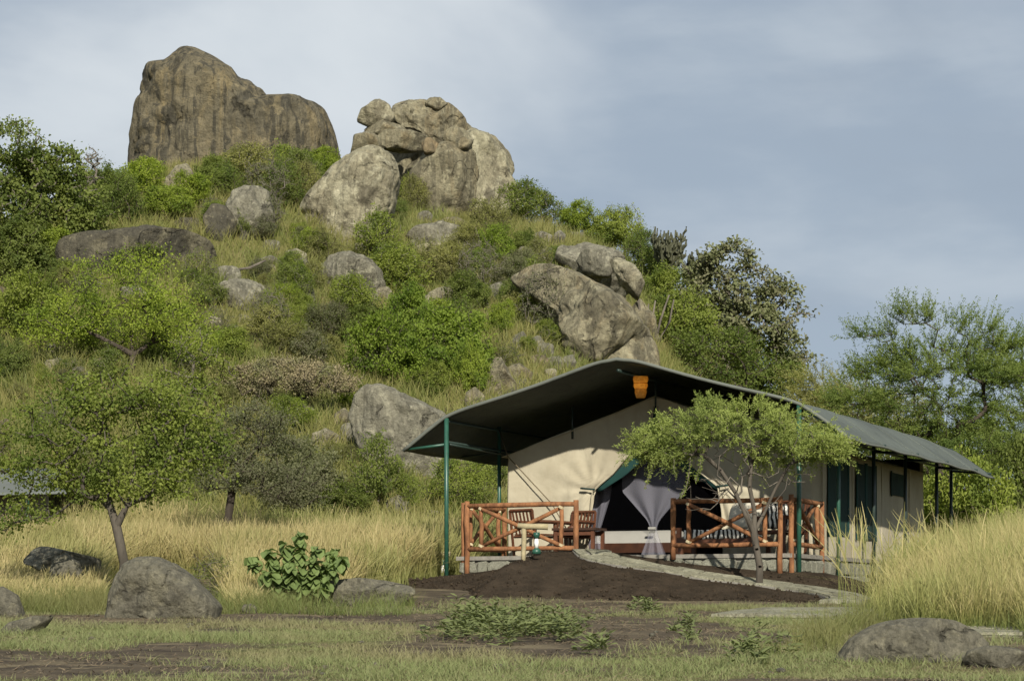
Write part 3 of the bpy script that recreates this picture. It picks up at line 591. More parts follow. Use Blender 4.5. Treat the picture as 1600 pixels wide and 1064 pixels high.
# shrub prototypes fill a box 2 wide and 1.6 tall, stems from the ground; each is used first for itself and then copied
def shrub_proto(kind, seed):
    rg = random.Random(seed); stems = [[(0, 0, -.15), (0, 0, .05), (.02, 0, .12)]]
    lob = {'round': [(0, 0, .85, .72, .72, .6), (-.5, .1, .62, .5, .5, .42), (.5, -.1, .65, .48, .5, .45), (.1, -.35, .5, .6, .5, .4), (.05, .2, 1.15, .45, .45, .42), (-.3, -.2, 1.05, .36, .36, .34)],
           'loose': [(0, 0, .9, .75, .75, .62), (-.55, 0, .8, .42, .5, .5), (.55, .1, .7, .42, .5, .45), (.15, 0, 1.3, .36, .36, .3), (-.25, -.1, 1.22, .3, .3, .3)],
           'dense': [(0, 0, .75, .8, .8, .6), (-.55, -.1, .5, .45, .5, .42), (.55, -.1, .5, .45, .5, .42), (-.2, 0, 1.2, .45, .45, .36), (.32, 0, 1.1, .42, .42, .36), (0, -.4, .45, .6, .4, .4)],
           'twig': [(0, 0, .8, .9, .85, .7)], 'feather': [(0, 0, .75, .85, .8, .65), (-.3, 0, 1.15, .4, .4, .35), (.35, 0, 1.05, .4, .4, .35)]}[kind]
    lob = [(x + rg.uniform(-.1, .1), y + rg.uniform(-.1, .1), z, a * rg.uniform(.85, 1.1), b, c * rg.uniform(.85, 1.1)) for x, y, z, a, b, c in lob]
    P = dict(round=dict(tips=290, per=32, spread=.08, L=.07, W=.043, leaf='leaf_fresh'), loose=dict(tips=230, per=20, spread=.085, L=.08, W=.04, leaf='leaf_mid'),
             dense=dict(tips=360, per=34, spread=.075, L=.066, W=.042, leaf='leaf_dense'), twig=dict(tips=330, per=7, spread=.06, L=.06, W=.03, leaf='leaf_dull'),
             feather=dict(tips=300, per=24, spread=.085, L=.075, W=.026, leaf='leaf_olive'))[kind]
    return tree('shrub', 'x', 'shrub', (0, 0, 0), stems, lob, bark='bark_grey' if kind in ('twig', 'loose') else 'bark_dark', r0=.035, seed=seed, rtip=.005, sides=4, step=.16, jit=.1, **P)
PROTO = {k: [shrub_proto(k, 11 * i + 3 + 100 * j) for i in range(n)] for j, (k, n) in enumerate((('round', 3), ('loose', 2), ('dense', 2), ('twig', 2), ('feather', 2)))}
_sr = random.Random(77)
def shrub(kind, px, py, wpx, hpx, label, leaf=None, group=None, d=None):
    p = at(px, py, d) if d else hit(px, py)
    s = p[1] / F; sx = wpx * s / 2.1; sz = hpx * s / 1.55
    pr = _sr.choice(PROTO[kind]); rz = _sr.uniform(0, 6.28)
    loc = (p[0], p[1], p[2] - .03); sc = (sx, sx * _sr.uniform(.85, 1.0), sz)
    return copy_thing(pr, loc, sc, rz, label, group, leaf)
G = 'small shrubs scattered over the hillside'; GL = None
SHRUBS = [
 ('round',300,325,90,60,'bright leafy bush just right of the pointed boulder base','leaf_bright'),
 ('feather',350,312,90,60,'light green bush above the split stone','leaf_feather'),
 ('loose',440,285,90,60,'grey green bush against the right half of the huge rock','leaf_fresh'),
 ('round',520,262,60,46,'small green bush at the right end of the huge rock','leaf_bright'),
 ('feather',480,330,70,80,'fine pale bush touching the leaning boulder left side','leaf_olive'),
 ('loose',370,280,80,52,'olive bush against the middle of the huge rock','leaf_olive'),
 ('feather',130,355,100,70,'soft bush behind the left end of the long slab','leaf_feather'),
 ('dense',235,290,80,48,'dark bush in the shade at the left of the huge rock','leaf_fresh'),
 ('round',690,320,70,60,'round bush in front of the dark dome','leaf_fresh'),
 ('loose',845,340,90,62,'leafy bush on the skyline right of the hilltop rocks','leaf_mid'),
 ('feather',730,405,80,60,'olive bush below the wide grey slab','leaf_olive'),
 ('loose',550,500,110,70,'light open bush left of the dense thicket','leaf_fresh'),
 ('feather',450,560,110,60,'pale low bush above the flat topped tree','leaf_olive'),
 ('round',830,470,80,70,'green bush on the upper edge of the smooth slope','leaf_fresh'),
 ('dense',1020,420,90,80,'dense green bush behind the succulent trees','leaf_fresh'),
 ('round',215,318,110,72,'bright bush at the left foot of the huge hilltop rock','leaf_bright'),
 ('dense',160,335,120,80,'rounded green bush left of the huge hilltop rock','leaf_mid'),
 ('feather',190,352,110,88,'soft yellow green bush below left of the huge rock','leaf_feather'),
 ('round',262,345,100,60,'low bright bush in front of the pointed boulder','leaf_bright'),
 ('dense',330,298,80,60,'dark green bush right of the pointed boulder','leaf_mid'),
 ('loose',395,295,110,70,'olive bush along the foot of the huge rock','leaf_olive'),
 ('twig',420,330,110,85,'grey twiggy bush above the upright grey boulder','leaf_dull'),
 ('feather',445,330,90,85,'fine leaved bush left of the big leaning boulder','leaf_feather'),
 ('round',500,280,85,55,'green bush in the gap between the two hilltop rocks','leaf_bright'),
 ('loose',470,300,80,70,'wispy bush just above the leaning boulder','leaf_mid'),
 ('feather',648,262,60,66,'pale grassy bush beneath the cracked hilltop block','leaf_olive'),
 ('round',650,330,90,78,'light green bush right of the leaning boulder','leaf_fresh'),
 ('twig',418,370,80,75,'bare twiggy bush in front of the upright grey boulder','leaf_dull'),
 ('round',340,360,60,50,'leafy bush between the long slab and upright boulder','leaf_fresh'),
 ('feather',500,415,90,60,'yellowish bush over the striped boulder','leaf_olive'),
 ('loose',590,415,110,85,'tall soft bush in front of the leaning boulder','leaf_fresh'),
 ('feather',690,445,110,70,'rounded olive bush in the middle of the slope','leaf_olive'),
 ('loose',620,460,120,80,'open light bush right of the striped boulder','leaf_fresh'),
 ('dense',775,420,70,75,'dark leafy bush with white stems above the tent','leaf_dense'),
 ('twig',745,455,90,85,'dark tangle of dead branches in mid slope','leaf_dull'),
 ('loose',810,355,110,75,'grey green bush under the right hilltop rock','leaf_mid'),
 ('feather',765,380,90,75,'olive bush under the right hilltop rock foot','leaf_olive'),
 ('round',900,360,90,60,'bright rounded bush on the right crest','leaf_bright'),
 ('round',945,375,100,70,'green bush beside the bright crest bush','leaf_fresh'),
 ('loose',975,405,100,85,'loose bush behind the lichened rock','leaf_fresh'),
 ('feather',1000,440,80,85,'pale green bush at the right of lichened rock','leaf_feather'),
 ('twig',850,520,110,105,'grey twiggy bush left of the smooth rock slope','leaf_dull'),
 ('round',785,525,60,60,'small yellow green bush left of twiggy bush','leaf_bright'),
 ('round',880,545,60,45,'low bright bush at the foot of smooth slope','leaf_bright'),
 ('dense',855,505,80,70,'leafy bush on the lower edge of the smooth slope','leaf_mid'),
 ('twig',425,530,90,85,'brownish dark bush on the open grassy slope','leaf_dull'),
 ('loose',455,470,80,60,'small bush below the mottled boulder','leaf_mid'),
 ('dense',600,610,150,130,'dense dark green thicket in the centre of the slope, left part','leaf_dense'),
 ('dense',690,600,170,135,'dense dark green thicket in the centre of the slope, right part','leaf_dense'),
 ('dense',640,540,130,100,'upper dome of the dense green thicket','leaf_dense'),
 ('round',735,620,70,90,'bright bush at the right edge of the dense thicket','leaf_bright'),
 ('dense',575,540,100,70,'left shoulder of the dense green thicket','leaf_mid'),
 ('loose',590,800,110,120,'grey green shrub at the hill foot beside the veined rock','leaf_mid'),
 ('loose',640,800,70,60,'small leafy shrub at the hill foot near the tent','leaf_fresh'),
 ('feather',720,800,130,90,'pale feathery bush seen under the tent roof','leaf_fresh'),
 ('round',530,810,120,60,'low dark shrub at the back of the straw field','leaf_mid'),
 ('dense',470,805,150,130,'dark fine leaved bush behind the straw field','leaf_dull'),
 ('loose',760,770,80,80,'green shrub between front and rear veranda poles','leaf_mid'),
 ('round',45,540,150,120,'leafy bush at the left edge of the slope','leaf_fresh'),
 ('round',20,600,90,70,'dark green bush cut by the left edge','leaf_mid'),
 ('dense',40,440,150,110,'shady green bush under the upper left trees','leaf_mid'),
 ('round',85,420,100,70,'bright bush at the left end of the long dark slab','leaf_bright'),
 ('feather',215,425,150,45,'low yellow green bush below the long dark slab','leaf_feather'),
 ('round',1070,560,140,110,'rounded yellow green bush right of the tan dome','leaf_fresh'),
 ('dense',1040,500,110,90,'green bush behind the pale bare stems','leaf_fresh'),
 ('feather',1120,620,180,115,'broad soft green bush behind the tent roof','leaf_feather'),
 ('round',1190,640,160,110,'yellow green bush behind the right roof slope','leaf_feather'),
 ('loose',1150,560,120,90,'olive bush below the tall crest tree','leaf_olive'),
 ('loose',1285,660,120,90,'brownish green bush above the right roof slope','leaf_grey'),
 ('twig',335,935,90,75,'dark thorny shrub beside the big smooth boulder','leaf_mid'),
]
for s_ in SHRUBS:
    shrub(*s_[:6], leaf=s_[6])
for i in range(270):
    px, py = _sr.uniform(-40, 905), _sr.uniform(330, 800)
    if px > 540 and py > 650 and px < 720 and py < 770: continue
    if py < 400 and px > 620: continue
    if any(abs(px - x) < r and -r * .5 < py - y < r * 1.1 for x, y, r in ((540, 300, 70), (205, 395, 60), (545, 430, 40), (372, 455, 34), (395, 330, 36), (685, 365, 40), (690, 460, 22))): continue
    k = _sr.choice(['round', 'loose', 'feather', 'feather', 'twig', 'loose', 'dense']); s_ = _sr.uniform(22, 38) + 36 * _sr.random() ** 2
    lf = _sr.choice(['leaf_fresh', 'leaf_fresh', 'leaf_olive', 'leaf_olive', 'leaf_feather', 'leaf_dull', 'leaf_mid', 'leaf_bright'])
    if not hasattr(near, 'seen'): near.seen = set()
    lab = ('small ' if s_ < 36 else 'medium ') + {'round': 'rounded ', 'loose': 'loose ', 'feather': 'feathery ', 'twig': 'twiggy ', 'dense': 'dense '}[k] + {'leaf_fresh': 'green', 'leaf_olive': 'olive', 'leaf_feather': 'yellow green', 'leaf_dull': 'grey green', 'leaf_mid': 'dark green', 'leaf_bright': 'bright green'}[lf] + ' shrub ' + near(px, py)
    if lab in near.seen: continue
    near.seen.add(lab); shrub(k, px, py, s_ * 1.35, s_, lab, lf, G)

def px_tree(px, py, d=None):
    p = at(px, py, d) if d else hit(px, py); return p, p[1] / F
def lobes_px(p, s, px, py, L, dep=.8):   # lobes given in pixels: x, y, rx, ry  (depth from rx)
    rg = random.Random(int(px)); out = []
    for (x, y, rx, ry) in L:
        out.append(((x - px) * s, rg.uniform(-.35, .35) * rx * s, (py - y) * s, rx * s, rx * s * dep, ry * s))
    return out
def trunk_px(s, px, py, pts, yo=0): return [((x - px) * s, yo, (py - y) * s) for (x, y) in pts]

# leafy tree over the big boulder
px, py = 192, 884; p, s = px_tree(px, py, 34.5)
tree('leafy_tree', 'leafy green tree growing behind the big smooth boulder', 'tree', p,
     [trunk_px(s, px, py, [(192, 905), (194, 880), (188, 850), (182, 822)]), (3, trunk_px(s, px, py, [(172, 795), (166, 765), (150, 735)], .1)), (3, trunk_px(s, px, py, [(200, 790), (206, 755), (215, 715)], -.1))],
     lobes_px(p, s, px, py, [(190, 670, 95, 70), (110, 660, 70, 62), (70, 735, 60, 28), (270, 690, 75, 60), (215, 745, 85, 38), (165, 620, 70, 40), (285, 740, 60, 35), (235, 610, 50, 28), (145, 755, 70, 25), (25, 800, 55, 28), (300, 640, 50, 30), (40, 665, 45, 34), (15, 720, 45, 22), (310, 700, 40, 26), (110, 610, 50, 24)]),
     560, 'leaf_fresh', 'bark_mid', .072, 34, .13, .058, .042, seed=5, step=.25, jit=.12, sides=8, pw=.6)
# umbrella tree on the slope
px, py = 208, 590; p, s = px_tree(px, py)
tree('umbrella_tree', 'wide rounded green tree on the left slope above the leafy tree', 'tree', p,
     [trunk_px(s, px, py, [(206, 605), (206, 580), (208, 555)]), (2, trunk_px(s, px, py, [(204, 525), (202, 490)])), (2, trunk_px(s, px, py, [(235, 535), (262, 510)], .2)), (2, trunk_px(s, px, py, [(180, 540), (140, 520)], -.2))],
     lobes_px(p, s, px, py, [(190, 445, 95, 48), (110, 490, 75, 38), (265, 490, 70, 40), (190, 490, 110, 45), (75, 520, 45, 22), (305, 530, 40, 30), (215, 420, 55, 25)]),
     330, 'leaf_bright', 'bark_dark', .09, 46, .19, .08, .045, seed=6, step=.35, jit=.10, pw=.62)
# thin tree with yellow-green leaves
px, py = 298, 640; p, s = px_tree(px, py)
tree('thin_tree', 'thin yellow green tree with pale stem right of the umbrella tree', 'tree', p,
     [trunk_px(s, px, py, [(296, 650), (296, 620), (300, 590), (304, 560)])],
     lobes_px(p, s, px, py, [(300, 545, 45, 35), (335, 590, 35, 38), (265, 600, 35, 28), (310, 630, 50, 25), (345, 630, 35, 22)]),
     170, 'leaf_fresh', 'bark_grey', .06, 30, .11, .07, .05, seed=7, step=.25)
# flat-topped straw-coloured tree
px, py = 437, 655; p, s = px_tree(px, py)
tree('flat_topped_tree', 'flat topped straw brown thorn tree with fanned stems', 'tree', p,
     [trunk_px(s, px, py, [(437, 668), (437, 655)]), (1, trunk_px(s, px, py, [(430, 630), (412, 600)])), (1, trunk_px(s, px, py, [(444, 630), (450, 600)])), (1, trunk_px(s, px, py, [(460, 632), (495, 605)], .2)), (1, trunk_px(s, px, py, [(420, 632), (395, 612)], -.2))],
     lobes_px(p, s, px, py, [(440, 585, 75, 26), (390, 590, 50, 24), (500, 595, 60, 26), (540, 600, 28, 16), (455, 568, 60, 14)]),
     420, 'leaf_straw', 'bark_dark', .06, 36, .10, .06, .03, seed=8, step=.22, flat=.5)
# dull thorn tree in front of it
px, py = 360, 800; p, s = px_tree(px, py, 45)
tree('thorn_tree', 'grey green thorn tree with leaning trunk behind the straw grass', 'tree', p,
     [trunk_px(s, px, py, [(356, 815), (360, 785), (364, 755), (378, 730)]), (3, trunk_px(s, px, py, [(400, 700), (440, 680)])), (3, trunk_px(s, px, py, [(350, 705), (330, 690)], -.2)), (2, trunk_px(s, px, py, [(395, 745), (430, 738)], .3))],
     lobes_px(p, s, px, py, [(380, 680, 80, 40), (320, 705, 60, 40), (440, 715, 60, 36), (350, 740, 60, 28), (430, 755, 70, 30), (400, 650, 55, 22), (470, 770, 50, 25)]),
     420, 'leaf_dull', 'bark_dark', .085, 44, .13, .06, .026, seed=9, step=.25, jit=.10, flat=.45, pw=.68)
# upper left broad-leaved trees on the crest
for (px, py, lob, label, leaf, sd_, n) in (
    (18, 440, [(15, 225, 62, 40), (-20, 270, 60, 50), (50, 285, 50, 45), (20, 330, 60, 50), (-40, 210, 40, 30), (5, 370, 55, 35)], 'tall dark broad leaved tree at the upper left edge', 'leaf_mid', 12, 330),
    (102, 400, [(100, 262, 42, 32), (75, 300, 40, 40), (125, 300, 38, 36), (100, 340, 52, 36), (140, 345, 34, 30), (65, 350, 36, 30)], 'broad leaved tree second from the upper left edge', 'leaf_mid', 13, 300),
    (60, 410, [(60, 260, 30, 26), (45, 300, 34, 30), (70, 350, 40, 34)], 'slim dark tree between the two upper left trees', 'leaf_olive', 14, 150)):
    p, s = px_tree(px, py)
    tree('broad_tree', label, 'tree', p, [trunk_px(s, px, py, [(px, py + 12), (px - 2, py - 20), (px + 3, py - 55), (px, py - 90)])], lobes_px(p, s, px, py, lob), n, leaf, 'bark_grey', .13, 34, .14, .12, .085, seed=sd_, step=.4)
px, py = 140, 360; p, s = px_tree(px, py)
tree('bare_tree', 'nearly leafless twiggy treetop against sky left of the huge rock', 'tree', p, [trunk_px(s, px, py, [(140, 372), (140, 330), (139, 300)])],
     lobes_px(p, s, px, py, [(140, 265, 18, 28), (150, 250, 12, 14), (130, 285, 14, 20)]), 90, 'leaf_dull', 'bark_grey', .06, 8, .1, .07, .03, seed=15, rtip=.012)
# tall crest tree on the right shoulder
px, py = 1150, 610; p, s = px_tree(px, py)
tree('crest_tree', 'tall open crowned grey green tree on the right shoulder of the hill', 'tree', p,
     [trunk_px(s, px, py, [(1150, 630), (1146, 590), (1120, 540), (1110, 500)]), (2, trunk_px(s, px, py, [(1160, 520), (1185, 480)])), (2, trunk_px(s, px, py, [(1185, 560), (1220, 530)], .3))],
     lobes_px(p, s, px, py, [(1140, 410, 50, 30), (1110, 450, 45, 42), (1165, 460, 58, 48), (1215, 480, 42, 50), (1180, 520, 60, 40), (1230, 550, 30, 34), (1252, 560, 24, 12), (1120, 500, 45, 34), (1090, 430, 24, 24)]),
     360, 'leaf_grey', 'bark_grey', .16, 30, .17, .16, .10, seed=16, step=.4, jit=.12)
# candelabra euphorbias: fans of thick fleshy stems
def euphorbia(px, py, top, wpx, label, seed):
    p, s = px_tree(px, py); rg = random.Random(seed); root = thing('euphorbia_tree', label, 'tree', tuple(p)); h = (py - top) * s
    mb = MB(); mb.tube([p + np.array((0, 0, -.3)), p + np.array((0, 0, h * .3)), p + np.array((.03, 0, h * .62))], [.13, .11, .09], 7); mb.obj('trunk', M['bark_grey'], root)
    mb = MB(); tipsn = 30
    for k in range(tipsn):
        a = rg.uniform(0, 6.28); rr = wpx * s / 2 * math.sqrt(rg.uniform(.05, 1)); z0 = h * rg.uniform(.5, .66); z1 = h * rg.uniform(.74, 1) - .25 * rr
        q0 = p + np.array((.0, 0, z0)); q1 = p + np.array((math.cos(a) * rr * .75, math.sin(a) * rr * .75, z0 + (z1 - z0) * .35)); q2 = p + np.array((math.cos(a) * rr, math.sin(a) * rr, z1))
        mb.tube([q0, q1, q2], [.05, .06, .04], 5)
        for j in range(4):
            b = rg.uniform(0, 6.28); l = rg.uniform(.18, .38); qb = q1 + (q2 - q1) * rg.uniform(.3, 1)
            mb.tube([qb, qb + np.array((math.cos(b) * l * .5, math.sin(b) * l * .5, l * .4)), qb + np.array((math.cos(b) * l * .6, math.sin(b) * l * .6, l))], [.04, .05, .03], 5)
    mb.obj('crown', M['leaf_euphorbia'], root)
euphorbia(1044, 500, 360, 62, 'dark tufted succulent tree against the sky, left of two', 3)
euphorbia(1088, 510, 378, 46, 'dark tufted succulent tree against the sky, right of two', 4)
# pale bare stems beside the tan dome
def stems():
    px, py = 1025, 530; p, s = px_tree(px, py); root = thing('bare_shrub', 'clump of thick pale grey bare stems beside the tan dome', 'shrub', tuple(p))
    for k, pts in enumerate(([(1020, 535), (1018, 505), (1024, 470)], [(1024, 535), (1032, 500), (1045, 462)], [(1028, 535), (1045, 505), (1052, 470)], [(1022, 535), (1012, 508), (1012, 478)], [(1000, 510), (997, 480), (995, 465)])):
        mb = MB(); mb.tube([p + np.array(q) + np.array((0, -.15 * k, 0)) for q in trunk_px(s, px, py, pts)], [.05, .042, .025], 6); mb.obj('stem', M['bark_grey'], root, smooth=True)
stems()
# big feathery acacias on the right
for (px, py, d, lob, label, sd_, n, leaf) in (
    (1470, 800, 56, [(1480, 556, 105, 18), (1395, 580, 70, 16), (1560, 585, 80, 18), (1450, 625, 105, 20), (1370, 525, 40, 9), (1420, 500, 42, 10), (1505, 515, 50, 10), (1560, 540, 45, 10), (1345, 625, 55, 12), (1530, 655, 90, 20), (1400, 670, 80, 18), (1480, 590, 90, 12), (1500, 700, 100, 22)], 'tall feathery acacia behind the right end of the tent', 21, 640, 'leaf_feather'),
    (1640, 820, 60, [(1630, 560, 90, 40), (1600, 620, 80, 50), (1680, 640, 90, 60), (1590, 690, 80, 50), (1660, 740, 90, 45)], 'feathery acacia cut by the right edge', 22, 360, 'leaf_feather'),
    (1340, 760, 66, [(1330, 640, 80, 30), (1290, 610, 55, 26), (1390, 650, 70, 30), (1340, 680, 90, 26)], 'low feathery acacia above the right roof slope', 23, 330, 'leaf_olive')):
    p, s = px_tree(px, py, d); gz = float(ground_z(p[0], p[1])); p[2] = gz; pyb = HY - F * (gz - EYE) / d
    tree('acacia_tree', label, 'tree', p, [trunk_px(s, px, pyb, [(px - 15, pyb + 6), (px - 12, pyb - 60), (px - 4, pyb - 130)]), (2, trunk_px(s, px, pyb, [(px + 10, pyb - 190), (px + 12, pyb - 240)], .2)), (2, trunk_px(s, px, pyb, [(px - 45, pyb - 180), (px - 70, pyb - 230)], -.3)), (1, trunk_px(s, px, pyb, [(px + 30, pyb - 120), (px + 60, pyb - 170)], -.4))],
         lobes_px(p, s, px, pyb, lob), n, leaf, 'bark_dark', .13, 24, .12, .075, .022, seed=sd_, step=.35, jit=.07, shoots=6, shoot_len=.62, up=.22, out=1.0, pw=.75)
for (k, px, py, wp, hp, lab, lf, d) in (
    ('dense', 1440, 860, 190, 130, 'green thicket under the acacia at the end of the tent', 'leaf_fresh', 52), ('round', 1530, 850, 180, 150, 'leafy thicket right of the tent end', 'leaf_fresh', 51), ('dense', 1610, 850, 160, 190, 'tall green thicket at the right edge', 'leaf_mid', 54),
    ('round', 1500, 800, 220, 160, 'shaded thicket behind the roof tip', 'leaf_mid', 62), ('feather', 1390, 780, 200, 120, 'soft thicket behind the right roof slope', 'leaf_olive', 62), ('dense', 1280, 760, 200, 110, 'thicket behind the middle of the roof', 'leaf_feather', 60)):
    p = at(px, py, d); gz = float(ground_z(p[0], p[1])); pyb = HY - F * (gz - EYE) / d
    shrub(k, px, pyb, wp, hp + max(0, pyb - py), lab, lf, None, d)
for l_ in PROTO.values():            # the patterns themselves are not part of the place
    for o_ in l_:
        for c_ in list(o_.children): bpy.data.objects.remove(c_)
        bpy.data.objects.remove(o_)

# ------------------------------------------------------------------ the tent camp
def A_of(px, B):
    u = (px - 800) / F; return (OX + ST * B - u * (OY + CT * B)) / (u * ST + CT)
def TP(px, py, B):                    # point on the vertical plane B of the tent
    A = A_of(px, B); p = T(A, B, 0); p[2] = EYE + (HY - py) / F * p[1]; return p
def TA(px, A):                        # depth B on the plane A for a pixel column
    u = (px - 800) / F; return (u * (OY + ST * A) - OX + CT * A) / (ST - u * CT)
fa, fb, fz = T(1, 0, 0) - T(0, 0, 0), T(0, 1, 0) - T(0, 0, 0), np.array((0, 0, 1.))
def canvas(name, c, c2, rough=.85, bs=.25, sc=1.2, transl=0):
    m, nt, b, N, L = newmat(name); co = objco(nt)
    col = mixn(nt, c, c2, noisen(nt, co, sc, 6, .65, .35, .68)); col = mixn(nt, col, tuple(x * .8 for x in c2), N_mul(nt, noisen(nt, co, 2.5, 5, .6, .5, .75, 0, (1.5, 1.5, .3)), .5))
    L(col, b.inputs['Base Color']); b.inputs['Roughness'].default_value = rough; b.inputs['Specular IOR Level'].default_value = .25
    bump(nt, b, noisen(nt, co, 1.6, 3, .5, None, None, .8), bs, .12); bump(nt, b, noisen(nt, co, 160, 2, .5), .12, .002)
    if transl:
        t = N('ShaderNodeBsdfTranslucent'); L(col, t.inputs[0]); mx = N('ShaderNodeMixShader'); mx.inputs[0].default_value = transl
        L(b.outputs[0], mx.inputs[1]); L(t.outputs[0], mx.inputs[2]); L(mx.outputs[0], nt.nodes['Material Output'].inputs[0])
    return m
M['fly'] = canvas('fly_canvas', (.092, .106, .092), (.064, .074, .066), .8, .5, .7)
M['hem'] = canvas('hem_canvas', (.125, .135, .118), (.10, .11, .095))
M['cream'] = canvas('cream_canvas', (.40, .365, .275), (.335, .30, .22), .85, .35)
M['lining'] = canvas('teal_lining', (.012, .050, .045), (.010, .038, .036))
M['green_panel'] = canvas('green_panel', (.012, .035, .030), (.010, .026, .024))
M['inner_shade'] = canvas('interior_shade', (.009, .009, .008), (.007, .007, .006))  # near-black colour stands in for the shade inside the tent
M['pole'] = plain('green_pole', (.022, .085, .058), .4, .25, 9, .5, None, .05)
M['pole_dark'] = plain('dark_pole', (.016, .032, .026), .45, .25, 9, .5, None, .05)
M['rope'] = plain('rope', (.16, .13, .085), .9, .3, 30)
M['log'] = plain('log_rail', (.30, .142, .066), .85, .3, 9, .12, (.135, .062, .032), .9, (1, 1, .4))
M['log_end'] = plain('lashing', (.50, .42, .27), .9, .2, 30)
M['log_pale'] = plain('pale_log', (.36, .31, .19), .8, .3, 8, .2, None, .4)
M['furniture'] = plain('red_wood', (.115, .045, .022), .5, .35, 7, .4, (.07, .028, .015), .1)
M['furniture_dark'] = plain('dark_wood', (.055, .028, .018), .35, .35, 7, .5)
M['stone'] = rockmat('plinth_stone', (.33, .315, .285), (.26, .25, .225), (.15, .14, .125), (.40, .385, .34), .2, .6, 0, 5)
M['mortar'] = plain('mortar', (.25, .235, .205), .95, .3, 14, .1, None, .5)
M['slab'] = rockmat('path_slab', (.27, .25, .205), (.21, .195, .16), (.13, .118, .095), (.34, .32, .27), .15, .6, 0, 4)
M['white_cloth'] = plain('white_cloth', (.62, .61, .56), .9, .08, 5, .1)
M['cushion'] = plain('cream_cushion', (.50, .47, .39), .9, .12, 5, .1)
def netmat():
    m, nt, b, N, L = newmat('mosquito_net'); b.inputs['Base Color'].default_value = (.72, .72, .86, 1); b.inputs['Roughness'].default_value = .9
    t = N('ShaderNodeBsdfTransparent'); mx = N('ShaderNodeMixShader'); mx.inputs[0].default_value = .3
    L(t.outputs[0], mx.inputs[1]); L(b.outputs[0], mx.inputs[2]); L(mx.outputs[0], nt.nodes['Material Output'].inputs[0]); return m
def gauzemat():
    m, nt, b, N, L = newmat('black_gauze'); b.inputs['Base Color'].default_value = (.004, .004, .005, 1); b.inputs['Roughness'].default_value = 1; b.inputs['Specular IOR Level'].default_value = 0
    t = N('ShaderNodeBsdfTransparent'); mx = N('ShaderNodeMixShader'); mx.inputs[0].default_value = .32
    L(t.outputs[0], mx.inputs[1]); L(b.outputs[0], mx.inputs[2]); L(mx.outputs[0], nt.nodes['Material Output'].inputs[0]); return m
def zebramat():
    m, nt, b, N, L = newmat('zebra_cloth'); co = objco(nt)
    wv = N('ShaderNodeTexWave'); wv.inputs['Scale'].default_value = 4.2; wv.inputs['Distortion'].default_value = 4.5; wv.inputs['Detail'].default_value = 2; wv.inputs['Detail Scale'].default_value = 1.2
    L(co, wv.inputs[0]); r = N('ShaderNodeMapRange'); r.inputs[1].default_value = .45; r.inputs[2].default_value = .55; L(wv.outputs['Fac'], r.inputs[0])
    L(mixn(nt, (.012, .011, .010), (.68, .66, .60), r.outputs[0]), b.inputs['Base Color']); b.inputs['Roughness'].default_value = .9; return m
M['net'] = netmat(); M['gauze'] = gauzemat(); M['zebra'] = zebramat()

KZ, RZ, EZ, EO, LEN = 5.09, 6.02, 4.47, .86, 11.93
def grid(nu, nv, fn):
    V = [fn(i / (nu - 1), j / (nv - 1)) for j in range(nv) for i in range(nu)]
    i = (np.arange(nv - 1)[:, None] * nu + np.arange(nu - 1)[None]).ravel()
    return np.array(V), np.stack([i, i + 1, i + nu + 1, i + nu], -1)
def solid(o, th):
    md = o.modifiers.new('thickness', 'SOLIDIFY'); md.thickness = th; md.offset = 0; return o
tent = thing('safari_tent', 'cream canvas safari tent under a dark green pitched fly roof', 'tent', tuple(T(3.3, 6, 2.08)))
def prof(a):                          # a in 0..1 across the fly
    A = -EO + a * (6.6 + 2 * EO)
    z = np.interp(A, [-EO, 0, 3.3, 6.6, 6.6 + EO], [EZ, KZ, RZ, KZ, EZ])
    z -= .06 * math.exp(-((A - 3.3) / .24) ** 2)             # rounded ridge
    z -= .02 * (math.exp(-((A) / .2) ** 2) + math.exp(-((A - 6.6) / .2) ** 2))
    if 0 < A < 6.6: z -= .03 * math.sin(math.pi * (abs(A - 3.3) / 3.3)) ** 2
    return A, z
def fly_pt(a, b):
    A, z = prof(a); B = b * LEN
    sag = .012 * math.sin(math.pi * ((B / 2.45) % 1)) ** 2
    z -= sag * (.4 + .6 * math.sin(math.pi * abs(A - 3.3) / 4.2) ** 2)
    if A < -.4 or A > 7.0: z -= .018 * math.sin(math.pi * ((B / 2.45) % 1)) ** 2
    if B > 9.8: z -= .02 * (B - 9.8)
    return T(A, B, z)
V, Fc = grid(81, 60, fly_pt); fly = solid(mesh_obj('fly_sheet', V, Fc, M['fly'], tent, root=tent), .018)
mb = MB(); mb.tube([T(prof(k / 60)[0], -.02, prof(k / 60)[1] + .0) for k in range(61)], .034, 6); mb.obj('hem', M['hem'], tent, fly, smooth=True)
mb = MB(); mb.tube([T(-EO, LEN * k / 40, fly_pt(0, k / 40)[2] - .012) for k in range(41)], .022, 6); mb.obj('hem', M['hem'], tent, fly, smooth=True)
for k in range(1, 5):                  # cross seams of the fly
    mb = MB(); mb.tube([fly_pt(a / 60, k / 5) + np.array((0, 0, .012)) for a in range(61)], .012, 4); mb.obj('seam', M['fly'], tent, fly)
def pole(A, B, z1, mat='pole', r=.038, z0=None):
    g = (2.0 if B > -.3 else float(surf_z(*T(A, B, 0)[:2])) - .1) if z0 is None else z0
    mb = MB(); mb.tube([T(A, B, g), T(A, B, z1)], r, 10); return mb.obj('pole', M[mat], tent, smooth=True)
